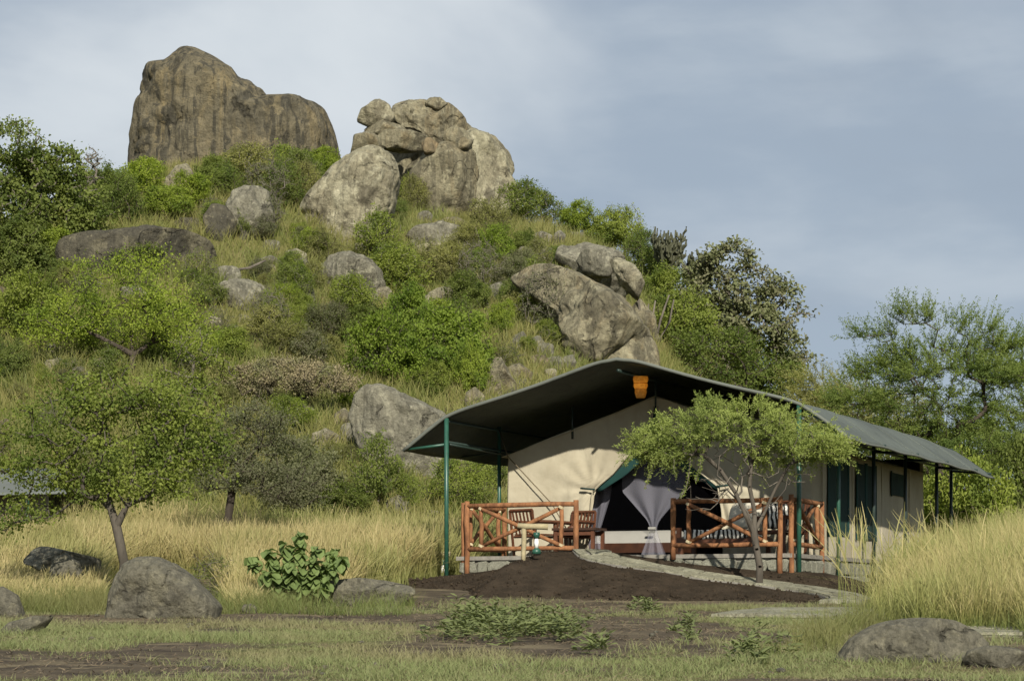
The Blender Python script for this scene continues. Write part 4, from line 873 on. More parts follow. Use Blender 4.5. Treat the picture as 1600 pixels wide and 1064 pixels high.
for A, Bs in ((0, (0, 2.5, 5.0, 7.5, 10.24, 11.62)), (6.6, (0, 2.36, 5.0, 7.5, 10.24))):
    for B in Bs:
        pole(A, B, KZ - .04, 'pole' if B < 2.6 else 'pole_dark', .042 if B == 0 else .036)
        sgn = -1 if A == 0 else 1
        mb = MB(); mb.tube([T(A, B + .03, EZ + .1), T(A + sgn * EO, B + .03, EZ + .02)], .026, 8); mb.obj('strut', M['pole' if B < 1 else 'pole_dark'], tent, smooth=True)
    mb = MB(); mb.tube([T(A, .05, EZ + .14), T(A, LEN - .3, EZ + .12)], .024, 8); mb.obj('beam', M['pole_dark'], tent, smooth=True)
    mb = MB(); mb.tube([T(A, .02, KZ - .1), T(A, LEN, KZ - .1)], .024, 8); mb.obj('beam', M['pole_dark'], tent, smooth=True)
mb = MB(); mb.tube([T(3.3, .05, RZ - .25), T(3.3, LEN, RZ - .25)], .03, 8); mb.obj('beam', M['pole_dark'], tent, smooth=True)
mb = MB(); mb.tube([T(-EO + .03, .03, EZ - .02), T(-.05, .03, KZ - .09)], .024, 8); mb.obj('strut', M['pole'], tent, smooth=True)
WL, WR, FB, BB, WZ, GZ = 6.25, .35, 2.0, 10.5, 4.47, 5.47
pole(3.3, FB, RZ - .2, 'pole_dark', .025, GZ - .15); pole(4.95, FB, 5.36, 'pole_dark', .022, 4.75); pole(1.65, FB, 5.36, 'pole_dark', .022, 4.75)
def gable(A): return np.interp(A, [WR, 3.3, WL], [WZ, GZ, WZ])
TIE = 3.80
def edgeA(z):                          # opening edge of the left flap
    return float(np.interp(z, [DECK, 2.9, 3.4, TIE, 4.1, 4.6, 5.1, 5.5], [4.62, 4.60, 4.56, 4.50, 4.10, 3.62, 3.36, 3.28]))
def flap(mirror):
    def fn(u, v):
        # u from outer wall to opening edge, v from floor to gable
        z = DECK + .01 + v * 2.92
        A0 = WL; A1 = edgeA(z); A = A0 + (A1 - A0) * u
        zt = gable(A) - .0; z = min(z, zt)
        A1 = edgeA(z); A = A0 + (A1 - A0) * u
        d = A - A1; low = max(0, min(1, (TIE - z) / .5))
        fold = .055 * math.sin(d * 21 + 1.2 * math.sin(z * 2)) * math.exp(-d / .38) * (.25 + .75 * low)
        rx, rz = A - 4.55, z - TIE; ang = math.atan2(rz, rx); rr = math.hypot(rx, rz)
        fold += .022 * math.sin(ang * 11) * math.exp(-rr / .9) * min(1, rr / .15)
        fold += .05 * math.exp(-((z - TIE) / .07) ** 2) * math.exp(-d / .45)     # pinched at the tie
        hang = -.05 * low * math.exp(-d / .3)
        B = FB + fold + hang + .02 * math.sin(A * 2.2 + z) + .012 * math.sin(z * 3.1 - A * 4)
        return T(6.6 - A if mirror else A, B, z)
    return grid(90, 70, fn)
for mir in (False, True):
    V, Fc = flap(mir); o = solid(mesh_obj('front_flap', V, Fc, M['cream'], tent, root=tent), .006)
    o['label'] = 'cream front flap tied back at the side of the doorway'
    def lin(u, v, mir=mir):
        z = TIE + v * 1.6; A = edgeA(z) - u * .26 * math.sin(math.pi * min(1, v * .9 + .06)); A = min(A, 4.6)
        return T(6.6 - A if mir else A, FB + .03 + .05 * u, z - .05 * u)
    V, Fc = grid(8, 30, lin); solid(mesh_obj('flap_lining', V, Fc, M['lining'], tent, root=tent), .006)
    a0 = [T(6.6 - q if mir else q, FB - .09 + .05 * abs(q - 4.7), TIE + .10 * (q - 4.5)) for q in (4.47, 4.56, 4.66, 4.75)]
    mb = MB(); mb.tube(a0, .02, 6); mb.obj('tie', M['green_panel'], tent, smooth=True)
    # hem roll of the flap below the tie
    mb = MB(); mb.tube([T(*( (6.6 - (edgeA(z) + .015)) if mir else edgeA(z) + .015, FB - .05 - .02 * math.sin(z * 9), z)) for z in np.linspace(DECK + .03, 5.3, 40)], .014, 6); mb.obj('flap_hem', M['cream'], tent, smooth=True)
def wall(nm, P0, P1, z0, z1, mat, nu=40, nv=12, th=.008, wave=.02):
    def fn(u, v):
        p = np.array(P0) + (np.array(P1) - np.array(P0)) * u; z = z0 + (z1 - z0) * v
        n = wave * math.sin(u * 17 + v * 2) * math.sin(math.pi * v); q = T(p[0] + (n if P0[0] == P1[0] else 0), p[1] + (n if P0[1] == P1[1] else 0), z); return q
    V, Fc = grid(nu, nv, fn); return solid(mesh_obj(nm, V, Fc, M[mat], tent, root=tent), th)
side = wall('side_wall', (WR, FB), (WR, BB), DECK - .3, WZ, 'cream'); wall('side_wall', (WL, FB), (WL, BB), DECK - .3, WZ, 'cream'); wall('back_wall', (WR, BB), (WL, BB), DECK - .3, WZ + .3, 'cream')
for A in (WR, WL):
    wall('inner_shade_sheet', (A + (.05 if A == WR else -.05), FB + .1), (A + (.05 if A == WR else -.05), BB - .1), DECK, WZ, 'inner_shade', 4, 4, .004, 0)  # added sheets inside the cream walls, interior shade painted as their colour
wall('inner_shade_sheet', (WR + .05, BB - .1), (WL - .05, BB - .1), DECK, WZ + .3, 'inner_shade', 4, 4, .004, 0)
for (Aa, Ab) in ((WR - .12, 3.3), (WL + .12, 3.3)):
    def rf(u, v): A = Aa + (Ab - Aa) * u; return T(A, FB - .06 + v * (BB - FB + .1), np.interp(abs(A - 3.3), [0, 2.95, 3.07], [GZ, WZ, WZ - .04]) + .015 - .03 * math.sin(math.pi * u))
    V, Fc = grid(20, 20, rf); solid(mesh_obj('inner_roof', V, Fc, M['cream'], tent, root=tent), .006)
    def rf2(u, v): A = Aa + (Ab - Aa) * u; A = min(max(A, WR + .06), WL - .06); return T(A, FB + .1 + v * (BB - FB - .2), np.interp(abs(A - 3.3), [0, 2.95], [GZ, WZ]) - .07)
    V, Fc = grid(6, 4, rf2); mesh_obj('inner_shade_sheet', V, Fc, M['inner_shade'], tent, root=tent)  # same painted shade under the inner roof
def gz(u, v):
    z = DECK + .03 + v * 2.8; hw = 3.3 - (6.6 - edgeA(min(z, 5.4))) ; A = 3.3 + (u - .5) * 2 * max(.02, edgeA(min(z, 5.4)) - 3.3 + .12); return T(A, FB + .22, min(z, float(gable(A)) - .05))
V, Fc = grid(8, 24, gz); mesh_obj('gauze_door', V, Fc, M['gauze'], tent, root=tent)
def panel(nm, B0, B1, z0, z1, mat, parent=None, proud=.02):
    mb = MB(); c = T(WR - proud, (B0 + B1) / 2, (z0 + z1) / 2); mb.box(c, fa * .008, fb * (B1 - B0) / 2, fz * (z1 - z0) / 2); return mb.obj(nm, M[mat], tent, parent)
for (a, b, z0, z1) in ((3.0, 4.36, 2.93, 4.36), (5.0, 5.62, 2.93, 4.36), (5.72, 6.4, 2.93, 4.36), (7.67, 8.8, 3.88, 4.33)):
    p_ = panel('window', a, b, z0, z1, 'green_panel')
    for (c0, c1, d0, d1) in ((a - .05, a + .03, z0 - .03, z1 + .03), (b - .03, b + .05, z0 - .03, z1 + .03)): panel('window_trim', c0, c1, d0, d1, 'lining' if b < 7 else 'green_panel', p_, .032)
for b_ in (2.6, 4.7, 6.9, 9.2):
    panel('seam', b_ - .012, b_ + .012, DECK - .2, WZ - .02, 'cream', side, .024)
panel('window_roll', 5.63, 5.71, 3.0, 4.3, 'cream', None, .03)
mb = MB(); mb.tube([T(6.58, 2.3, 5.0), T(6.2, 1.86, WZ - .02), T(5.3, 1.84, 3.55), T(4.75, 1.9, DECK + .1)], .011, 5); mb.obj('guy_rope', M['rope'], tent, smooth=True)
mb = MB(); mb.tube([T(6.58, .1, EZ + .1), T(6.3, 1.98, WZ + .02)], .02, 6); mb.obj('strut', M['pole_dark'], tent, smooth=True)

# plinth: core, floor slab, rubble stones one by one
pl = thing('stone_plinth', 'pale rubble stone plinth carrying the tent and its veranda', 'plinth', tuple(T(3.3, 5, 2.0)))
mb = MB(); mb.box(T(3.2, 5.3, 2.09), fa * 3.06, fb * 5.4, fz * .38); mb.obj('core', M['mortar'], pl)
mb = MB(); mb.box(T(3.2, 5.3, 2.495), fa * 3.13, fb * 5.47, fz * .035); mb.obj('floor_slab', M['mortar'], pl)
_pr = random.Random(9)
def stone_mesh(i):
    rg = np.random.RandomState(i); bm = bmesh.new(); bmesh.ops.create_cube(bm, size=2)
    bmesh.ops.bevel(bm, geom=list(bm.edges), offset=.28, segments=1, affect='EDGES', profile=.6)
    me = bpy.data.meshes.new('stone')
    for v in bm.verts: v.co += Vector(rg.normal(size=3) * .11)
    bm.to_mesh(me); bm.free(); me.materials.append(M['stone']); return me
SM = [stone_mesh(i) for i in range(8)]
def lay(P0, du, length, nrm, z0, z1, rows):
    z = z0
    for r in range(rows):
        h = (z1 - z0) / rows * _pr.uniform(.85, 1.12); x = _pr.uniform(-.2, 0)
        while x < length:
            wd = _pr.uniform(.2, .62); hh = h * _pr.uniform(.85, 1.1)
            o = bpy.data.objects.new('stone', _pr.choice(SM)); COL.objects.link(o); o.parent = pl
            xa = max(0, x); xb = min(length, x + wd)
            if xb - xa > .06:
                c = np.array(P0) + np.array(du) * (xa + xb) / 2 + np.array(nrm) * (_pr.uniform(-.015, .01)); c[2] = z + h / 2
                o.location = tuple(c - np.array(pl.location)); o.scale = ((xb - xa) / 2 - .008, .07, hh / 2 - .006)
                o.rotation_euler = (_pr.uniform(-.03, .03), _pr.uniform(-.06, .06), math.atan2(du[1], du[0]) + (math.pi if _pr.random() < .5 else 0))
            else: bpy.data.objects.remove(o)
            x += wd
        z += h
lay(T(6.27, -.12, 0), -fa, 6.14, -fb, 1.98, 2.45, 2)
lay(T(.13, -.1, 0), fb, 6.5, -fa, 1.98, 2.45, 2)

# railings of debarked logs
def log(P0, P1, r, n=8, seed=0):
    P0, P1 = np.array(P0), np.array(P1); rg = random.Random(seed); m = 5; pts = []; rad = []
    for k in range(m):
        j = np.array([rg.uniform(-1, 1) for _ in range(3)]) * .009 if 0 < k < m - 1 else 0
        pts.append(P0 + (P1 - P0) * k / (m - 1) + j); rad.append(r * rg.uniform(.92, 1.08))
    mb = MB(); mb.tube(pts, rad, n); return mb
def railing(label, ab0, ab1, zt, zb, posts, stiles, x=True, seed=0):
    """ab0, ab1: (A,B) ends; posts: (fraction, z0, z1); stiles: fractions"""
    P = lambda f, z: T(ab0[0] + (ab1[0] - ab0[0]) * f, ab0[1] + (ab1[1] - ab0[1]) * f, z)
    rt = thing('railing', label, 'railing', tuple(P(.5, zb - .3)))
    sd_ = seed * 50
    for (f, z0, z1) in posts: log(P(f, z0), P(f, z1), .047, 9, sd_).obj('post', M['log'], rt, smooth=True); sd_ += 1
    f0, f1 = min(p[0] for p in posts), max(p[0] for p in posts)
    log(P(f0, zt), P(f1, zt), .043, 9, sd_ + 1).obj('rail', M['log'], rt, smooth=True); log(P(f0, zb), P(f1, zb), .043, 9, sd_ + 2).obj('rail', M['log'], rt, smooth=True)
    for f in stiles: log(P(f, zb + .03), P(f, zt - .03), .04, 8, sd_ + 3 + int(f * 9)).obj('stile', M['log'], rt, smooth=True)
    if x and len(stiles) == 2:
        off = (T(0, -.03, 0) - T(0, 0, 0)) if abs(ab0[1] - ab1[1]) < .5 else (T(-.03, 0, 0) - T(0, 0, 0))
        a, b = stiles; e = .012
        log(P(a + e, zt - .06) + off, P(b - e, zb + .06) + off, .037, 8, sd_ + 5).obj('brace', M['log'], rt, smooth=True)
        log(P(a + e, zb + .06) - off, P(b - e, zt - .06) - off, .037, 8, sd_ + 6).obj('brace', M['log'], rt, smooth=True)
        for (f, z) in ((a, zt - .05), (b, zt - .05), (a, zb + .06), (b, zb + .06), ((a + b) / 2, (zt + zb) / 2)):
            mb = MB(); c = P(f, z); d1 = P(f + .01, z) - c; d1 /= np.linalg.norm(d1); mb.tube([c - fz * .02 - d1 * .01, c + fz * .02 + d1 * .01], .053, 8); mb.obj('lashing', M['log_end'], rt)
BF = -.22
aL, aLs1, aLs2, aLr = A_of(730, BF), A_of(752, BF), A_of(877, BF), A_of(900, BF)
zr = lambda px, py: TP(px, py, BF)[2]
fr = lambda a, a0, a1: (a - a0) / (a1 - a0)
railing('front log railing left of the tent doorway', (aL, BF), (aLr, BF), zr(815, 789), zr(815, 857), [(0, zr(735, 912), zr(735, 783)), (1, zr(900, 880), zr(900, 781))], [fr(aLs1, aL, aLr), fr(aLs2, aL, aLr)], True, 1)
aR0, aR1, aR2, aR3 = A_of(1052, BF), A_of(1076, BF), A_of(1195, BF), A_of(1219, BF)
railing('front log railing right of the doorway behind the thorny acacia', (aR0, BF), (aR3, BF), zr(1130, 782), zr(1130, 851), [(0, zr(1052, 874), zr(1052, 778)), (1, zr(1219, 908), zr(1219, 775))], [fr(aR1, aR0, aR3), fr(aR2, aR0, aR3)], True, 2)
zt_, zb_ = zr(1130, 782), zr(1130, 851)
railing('short log railing along the right side of the veranda', (.10, -.12), (.10, 1.75), zt_ - .0, zb_, [(0.0, 1.95, zt_ + .09), (1, 1.95, zt_ + .05)], [.14, .84], True, 3)
railing('log railing along the left side of the veranda', (aL + .12, -.1), (aL + .12, 1.7), zt_, zb_, [(0, 1.95, zt_ + .06), (1, 2.3, zt_ + .05)], [.15, .85], True, 4)

# veranda furniture
def chair(label, A, B, rot, w_=.56, back=.40):
    c, s_ = math.cos(rot), math.sin(rot)
    P = lambda x, y, z: T(A + c * x - s_ * y, B + s_ * x + c * y, DECK + z)
    rt = thing('wooden_chair', label, 'chair', tuple(P(0, 0, 0))); h = w_ / 2
    def bar(nm, p, q, t=.025, mat='furniture'):
        mb = MB(); mb.tube([P(*p), P(*q)], t, 4); return mb.obj(nm, M[mat], rt)
    for x in (-h, h):
        bar('leg', (x, -h, 0), (x, -h, .64)); bar('leg', (x, h, 0), (x, h + .12, .45 + back)); bar('armrest', (x, -h - .04, .65), (x, h + .05, .65), .035)
    bar('seat_rail', (-h, -h, .38), (h, -h, .38)); bar('seat_rail', (-h, h, .38), (h, h, .38))
    for k in range(5): y = -h + .05 + k * (w_ - .1) / 4; mb = MB(); mb.box(P(0, y, .42), (P(h, 0, 0) - P(0, 0, 0)), (P(0, .045, 0) - P(0, 0, 0)), fz * .012); mb.obj('seat_slat', M['furniture'], rt)
    bar('top_rail', (-h, h + .12, .45 + back), (h, h + .12, .45 + back), .032)
    for k in range(6): x = -h + .06 + k * (w_ - .12) / 5; bar('back_slat', (x, h, .42), (x, h + .12, .45 + back), .018)
    return rt
chair('slatted wooden armchair at the left end of the veranda', 5.35, 1.2, R(200))
chair('slatted wooden chair behind the veranda table', 4.75, 1.55, R(10), .5)
def table():
    A, B = 4.45, 1.1; rt = thing('wooden_table', 'dark topped wooden table on the left part of the veranda', 'table', tuple(T(A, B, DECK)))
    mb = MB(); mb.box(T(A, B, DECK + .50), fa * .42, fb * .30, fz * .022); mb.obj('table_top', M['furniture_dark'], rt)
    for x in (-.36, .36):
        for y in (-.24, .24): mb = MB(); mb.box(T(A + x, B + y, DECK + .24), fa * .03, fb * .03, fz * .24); mb.obj('leg', M['furniture'], rt)
    for y in (-.24, .24): mb = MB(); mb.box(T(A, B + y, DECK + .43), fa * .33, fb * .015, fz * .04); mb.obj('apron', M['furniture'], rt)
    mb = MB(); mb.tube([T(A + .1, B, DECK + .523), T(A + .1, B, DECK + .56)], [.13, .12], 14); tag(mb.obj('wooden_bowl', M['furniture'], None, None, tuple(T(A + .1, B, DECK + .523))), 'small wooden bowl on the veranda table', 'bowl')
table()
def daybed():
    A0, A1, B0, B1 = A_of(1190, .7), A_of(1062, .7), .55, 1.35; Am, Bm = (A0 + A1) / 2, (B0 + B1) / 2; hw = abs(A1 - A0) / 2
    rt = thing('daybed', 'low wooden daybed behind the right front railing', 'daybed', tuple(T(Am, Bm, DECK)))
    mb = MB(); mb.box(T(Am, Bm, DECK + .26), fa * hw, fb * .4, fz * .05); mb.obj('frame', M['furniture'], rt)
    for x in (-1, 1):
        for y in (-.35, .35): mb = MB(); mb.box(T(Am + x * (hw - .06), Bm + y, DECK + .11), fa * .04, fb * .04, fz * .11); mb.obj('leg', M['furniture'], rt)
    V, Fc = grid(24, 12, lambda u, v: T(Am + (u - .5) * 2 * (hw - .02), Bm + (v - .5) * .76, DECK + .32 + .10 * min(1, 6 * min(u, 1 - u)) * min(1, 5 * min(v, 1 - v)))); mesh_obj('mattress', V, Fc, M['cushion'], rt, root=rt)
    loc = T(Am, Bm, DECK + .40)
    V, Fc = grid(20, 14, lambda u, v: T(Am + .05 + (u - .5) * 1.15, Bm - .40 + max(0, v - .3) * 1.05, DECK + .437 - max(0, .3 - v) * .5 + .008 * math.sin(u * 25))); tag(solid(mesh_obj('zebra_throw', V, Fc, M['zebra'], loc=tuple(loc)), .012), 'zebra striped throw draped over the daybed', 'throw')
    def pillow(nm, a, b, z, mat, label, sc=.26, tilt=.5):
        n, Fi = ico(3); q = np.sign(n) * np.abs(n) ** .7; loc = T(a, b, z)
        W = np.stack([q[:, 0] * sc, q[:, 1] * sc * .34, q[:, 2] * sc * .92], -1); ct, st = math.cos(tilt), math.sin(tilt)
        W = np.stack([W[:, 0], W[:, 1] * ct + W[:, 2] * st, -W[:, 1] * st + W[:, 2] * ct], -1)
        Vw = loc + W[:, :1] * fa + W[:, 1:2] * fb + W[:, 2:] * fz; tag(mesh_obj(nm, Vw, Fi, M[mat], loc=tuple(loc)), label, 'pillow')
    pillow('zebra_pillow', A_of(1212, 1.0), 1.0, DECK + .68, 'zebra', 'zebra striped pillow beside the right end of the daybed', .27)
    pillow('cream_pillow', A_of(1165, 1.25), 1.25, DECK + .72, 'cushion', 'cream pillow leaning at the back of the daybed', .30)
    chair('wooden armchair at the right end of the veranda', A_of(1220, 1.1), 1.1, R(20), .6, .5)
daybed()
# inside: bed and nets
def bed():
    A, B = 4.0, 3.6; rt = thing('bed', 'bed with pale sheet and red wood frame inside the tent', 'bed', tuple(T(A, B, DECK)))
    mb = MB(); mb.box(T(A, B, DECK + .2), fa * .95, fb * 1.0, fz * .09); mb.obj('frame', M['furniture'], rt)
    V, Fc = grid(20, 20, lambda u, v: T(A + (u - .5) * 1.86, B + (v - .5) * 1.96, DECK + .27 + .26 * min(1, 9 * min(u, 1 - u)) ** .5 * min(1, 9 * min(v, 1 - v)) ** .5)); mesh_obj('mattress', V, Fc, M['white_cloth'], rt, root=rt)
    for x in (-.93, .93): mb = MB(); mb.box(T(A + x, B - .98, DECK + .28), fa * .04, fb * .04, fz * .28); mb.obj('post', M['furniture'], rt)
bed()
def net(Ac, label, w_top, B=2.55, gather=3.08, off=0):
    rt = None; loc = T(Ac, B, DECK)
    def fn(u, v):
        z = DECK + .02 + v * 2.35; hw = np.interp(z, [DECK, gather - .12, gather, gather + .15, gather + .7, 5.0], [.27, .10, .06, .12, w_top, w_top * 1.1])
        lo = np.interp(z, [DECK, gather, 4.9], [0, 0, off]); ph = u * math.pi * 5
        return T(Ac + lo + (u - .5) * 2 * hw + .01 * math.sin(ph), B + .03 * math.sin(ph) * min(1, hw / .2), z - .55 * 0)
    V, Fc = grid(60, 34, fn); o = mesh_obj('mosquito_net', V, Fc, M['net'], loc=tuple(loc)); tag(o, label, 'mosquito net')
    mb = MB(); mb.tube([T(Ac - .07, B - .07, gather), T(Ac + .07, B - .07, gather)], .03, 6); b = mb.obj('tie', M['white_cloth'], None, o, (0, 0, 0)); b.parent = o
    b.data.transform(__import__('mathutils').Matrix.Translation(-Vector(loc)))
net(A_of(1021, 2.52), 'white mosquito net gathered by a tie in the tent doorway', .62, 2.52)
net(A_of(930, 2.52), 'white mosquito net edge behind the left door flap', .26, 2.52, 3.0, -.15)
# hanging lantern under the ridge
def lantern():
    p = TP(1001, 605, .9); rt = thing('hanging_lantern', 'yellow tiered lampshade hanging under the tent ridge', 'lantern', tuple(p))
    m, nt, b, N, L = newmat('woven_shade'); co = objco(nt); c = mixn(nt, (.70, .45, .13), (.52, .29, .07), noisen(nt, co, 14, 4, .6, .35, .65)); L(c, b.inputs['Base Color']); b.inputs['Roughness'].default_value = .7
    t = N('ShaderNodeBsdfTranslucent'); L(c, t.inputs[0]); mx = N('ShaderNodeMixShader'); mx.inputs[0].default_value = .6; L(b.outputs[0], mx.inputs[1]); L(t.outputs[0], mx.inputs[2]); L(mx.outputs[0], nt.nodes['Material Output'].inputs[0])
    for (z0, z1, r0, r1) in ((.19, .06, .140, .112), (.075, -.045, .128, .100), (-.03, -.19, .108, .080)):
        mb = MB(); mb.tube([p + fz * z0, p + fz * (z0 * .6 + z1 * .4), p + fz * z1], [r0 * .93, r0, r1], 18, False); mb.obj('shade_tier', m, rt, smooth=True)
    mb = MB(); top = 5.86; mb.tube([p + fz * .18, np.array((p[0], p[1], top))], .007, 5); mb.obj('cord', M['pole_dark'], rt)
    e, nt, b, N, L = newmat('bulb_glow'); b.inputs['Emission Color'].default_value = (1, .6, .2, 1); b.inputs['Emission Strength'].default_value = 9; b.inputs['Base Color'].default_value = (.8, .7, .5, 1)
    n, Fi = ico(2); mesh_obj('bulb', p + fz * .06 + n * .032, Fi, e, rt, root=rt)
lantern()
# log posts with storm lanterns
def lamp_post(px, py, d, label, lab2, h, flip=1, arm=.42):
    g = at(px, py, d); g[2] = float(surf_z(g[0], g[1])) - .05; s = d / F
    rt = thing('lamp_post', label, 'lamp post', tuple(g)); top = g + fz * h
    log(g, top, .045, 8, int(px)).obj('post', M['log_pale'], rt, smooth=True)
    a0 = top + np.array((-.10 * flip, 0, -.03)); a1 = top + np.array((arm * flip, -.02, -.05)); log(a0, a1, .05, 8, int(px) + 1).obj('arm', M['log_pale'], rt, smooth=True)
    c = a0 + (a1 - a0) * .62; lr = thing('storm_lantern', lab2, 'lantern', tuple(c - fz * .5))
    for (nm, prof_, mat) in (('cap', [(.055, -.10), (.06, -.15), (.035, -.21)], 'pole'), ('glass', [(.032, -.21), (.045, -.28), (.032, -.37)], 'white_glass'), ('base', [(.035, -.37), (.07, -.40), (.085, -.47)], 'pole')):
        mb = MB(); mb.tube([c + fz * z for r, z in prof_], [r for r, z in prof_], 12); mb.obj(nm, M[mat], lr, smooth=True)
    mb = MB(); mb.tube([c, c - fz * .11], .006, 5); mb.obj('hook', M['pole_dark'], lr)
M['white_glass'] = plain('white_glass', (.75, .75, .72), .15, .05, 4, .6)
lamp_post(818, 896, 38.9, 'pale log lamp post in front of the left railing', 'green storm lantern hanging from the log post by the railing', .68)
lamp_post(682, 890, 42.5, 'low log lamp post in the straw beside the left front pole', 'storm lantern with white glass in the straw left of the tent', .62, 1, .26)

# path of stone slabs
def path(label_pts, wd, seed):
    rg = random.Random(seed); P = [np.array(p) for p in label_pts]; L_ = [0]
    for a, b in zip(P[:-1], P[1:]): L_.append(L_[-1] + np.linalg.norm((b - a)[:2]))
    def pt(s): return np.array([np.interp(s, L_, [p[k] for p in P]) for k in range(2)])
    def frame(s): d = pt(min(s + .1, L_[-1])) - pt(max(s - .1, 0)); d /= np.linalg.norm(d); return pt(s), d, np.array((-d[1], d[0]))
    top = lambda x, y: float(surf_z(x, y))
    mbv = []; n = int(L_[-1] / .25) + 2
    for k in range(n):
        c, d, nn = frame(L_[-1] * k / (n - 1))
        for q in (-1, 1): x = c + nn * q * wd / 2 * .98; mbv.append((x[0], x[1], top(*x) + .025))
        for q in (1, -1): x = c + nn * q * wd / 2 * .98; mbv.append((x[0], x[1], top(*x) - .15))
    Fc = []
    for k in range(n - 1):
        b = 4 * k
        for j in range(4): Fc.append([b + j, b + (j + 1) % 4, b + 4 + (j + 1) % 4, b + 4 + j])
    o = mesh_obj('stone_path', np.array(mbv), Fc, M['mortar'], smooth=False); o['kind'] = 'structure'
    s = 0
    while s < L_[-1] - .2:
        ln = rg.uniform(.45, .85); split = rg.uniform(-.25, .25)
        for (lo, hi) in ((-.5, split * .8), (split * .8, .5)):
            g_ = .018; q = []
            for (ss, tt) in ((s + g_, lo * wd + g_), (s + ln * .5, lo * wd + g_ * 1.5), (s + ln - g_, lo * wd + g_), (s + ln - g_, hi * wd - g_), (s + ln * .5, hi * wd - g_ * 1.5), (s + g_, hi * wd - g_)):
                c, d, nn = frame(min(ss, L_[-1])); x = c + nn * (tt + rg.uniform(-.025, .025)) + d * rg.uniform(-.02, .02); q.append((x[0], x[1], top(*x) + .06 + rg.uniform(-.006, .008)))
            m = len(q); V = q + [(a, b, c - .10) for a, b, c in q]
            mesh_obj('slab', np.array(V), [list(range(m))] + [[i, i + m, (i + 1) % m + m, (i + 1) % m] for i in range(m)], M['slab'], o, smooth=False)
        s += ln
def bez(pts, n=40):
    pts = np.array(pts, float); t = np.linspace(0, len(pts) - 1, n); out = []
    for q in t:
        i = min(int(q), len(pts) - 2); f = q - i; p0 = pts[max(i - 1, 0)]; p1 = pts[i]; p2 = pts[i + 1]; p3 = pts[min(i + 2, len(pts) - 1)]
        out.append(.5 * (2 * p1 + (p2 - p0) * f + (2 * p0 - 5 * p1 + 4 * p2 - p3) * f * f + (3 * p1 - p0 - 3 * p2 + p3) * f ** 3))
    return out
pp = [T(3.75, -.12, 0)[:2], T(3.3, -.7, 0)[:2], T(2.2, -1.0, 0)[:2], T(.4, -1.15, 0)[:2], T(-.7, -1.5, 0)[:2], T(-1.5, -2.3, 0)[:2], T(-1.6, -3.2, 0)[:2]]
path(bez(pp, 60), .66, 4)
path(bez([hit(1205, 966)[:2], hit(1290, 958)[:2], hit(1400, 962)[:2], hit(1500, 978)[:2], hit(1640, 996)[:2]], 40), 1.7, 6)

# thorny acacia in front of the veranda
px, py = 1186, 900; p, s = px_tree(px, py, 37.2); p[2] = float(surf_z(p[0], p[1])); py = HY - F * (p[2] - EYE) / p[1]
tree('thorny_acacia', 'small flat crowned thorny acacia growing before the right railing', 'tree', p,
     [trunk_px(s, px, py, [(1186, py + 8), (1187, 885), (1182, 858), (1178, 832)]), (3, trunk_px(s, px, py, [(1164, 805), (1148, 770), (1125, 735), (1100, 712)], -.1)), (3, trunk_px(s, px, py, [(1180, 800), (1172, 760), (1175, 720)], .1)), (3, trunk_px(s, px, py, [(1196, 800), (1212, 765), (1235, 725)], .15)), (2, trunk_px(s, px, py, [(1168, 830), (1158, 800), (1135, 775), (1095, 762)], -.25))],
     lobes_px(p, s, px, py, [(1100, 672, 74, 22), (1165, 668, 80, 24), (1240, 688, 72, 22), (1290, 702, 36, 16), (1030, 690, 46, 18), (1055, 706, 44, 16), (1180, 646, 50, 10), (1110, 645, 30, 14), (1220, 708, 60, 20), (1012, 700, 26, 14)], .9),
     290, 'leaf_acacia', 'bark_mid', .06, 30, .05, .055, .014, seed=31, rtip=.004, step=.15, jit=.13, sides=7, pw=.62, shoots=5, shoot_len=.36, up=.3, out=.9, droop=.25)
def dead_twigs():
    rg = np.random.RandomState(6); root = [o for o in bpy.data.objects if o.name.startswith('thorny_acacia')][0]
    tr = [trunk_px(s, px, py, [(1178, 832), (1168, 800), (1150, 775)])] + [(1, trunk_px(s, px, py, [(1205, 790), (1225, 765)], -.2))]
    arr, par, cnt, tp = skeleton(tr, lobes_px(p, s, px, py, [(1110, 765, 55, 22), (1140, 720, 50, 20), (1230, 745, 50, 18), (1090, 790, 30, 14), (1150, 690, 50, 14)], .8), 110, rg, .12, jit=.16)
    V, Fc = branch_mesh(arr, par, cnt, .022, .003, 4, .6); mesh_obj('dead_twigs', V, Fc, M['bark_grey'], root)
dead_twigs()
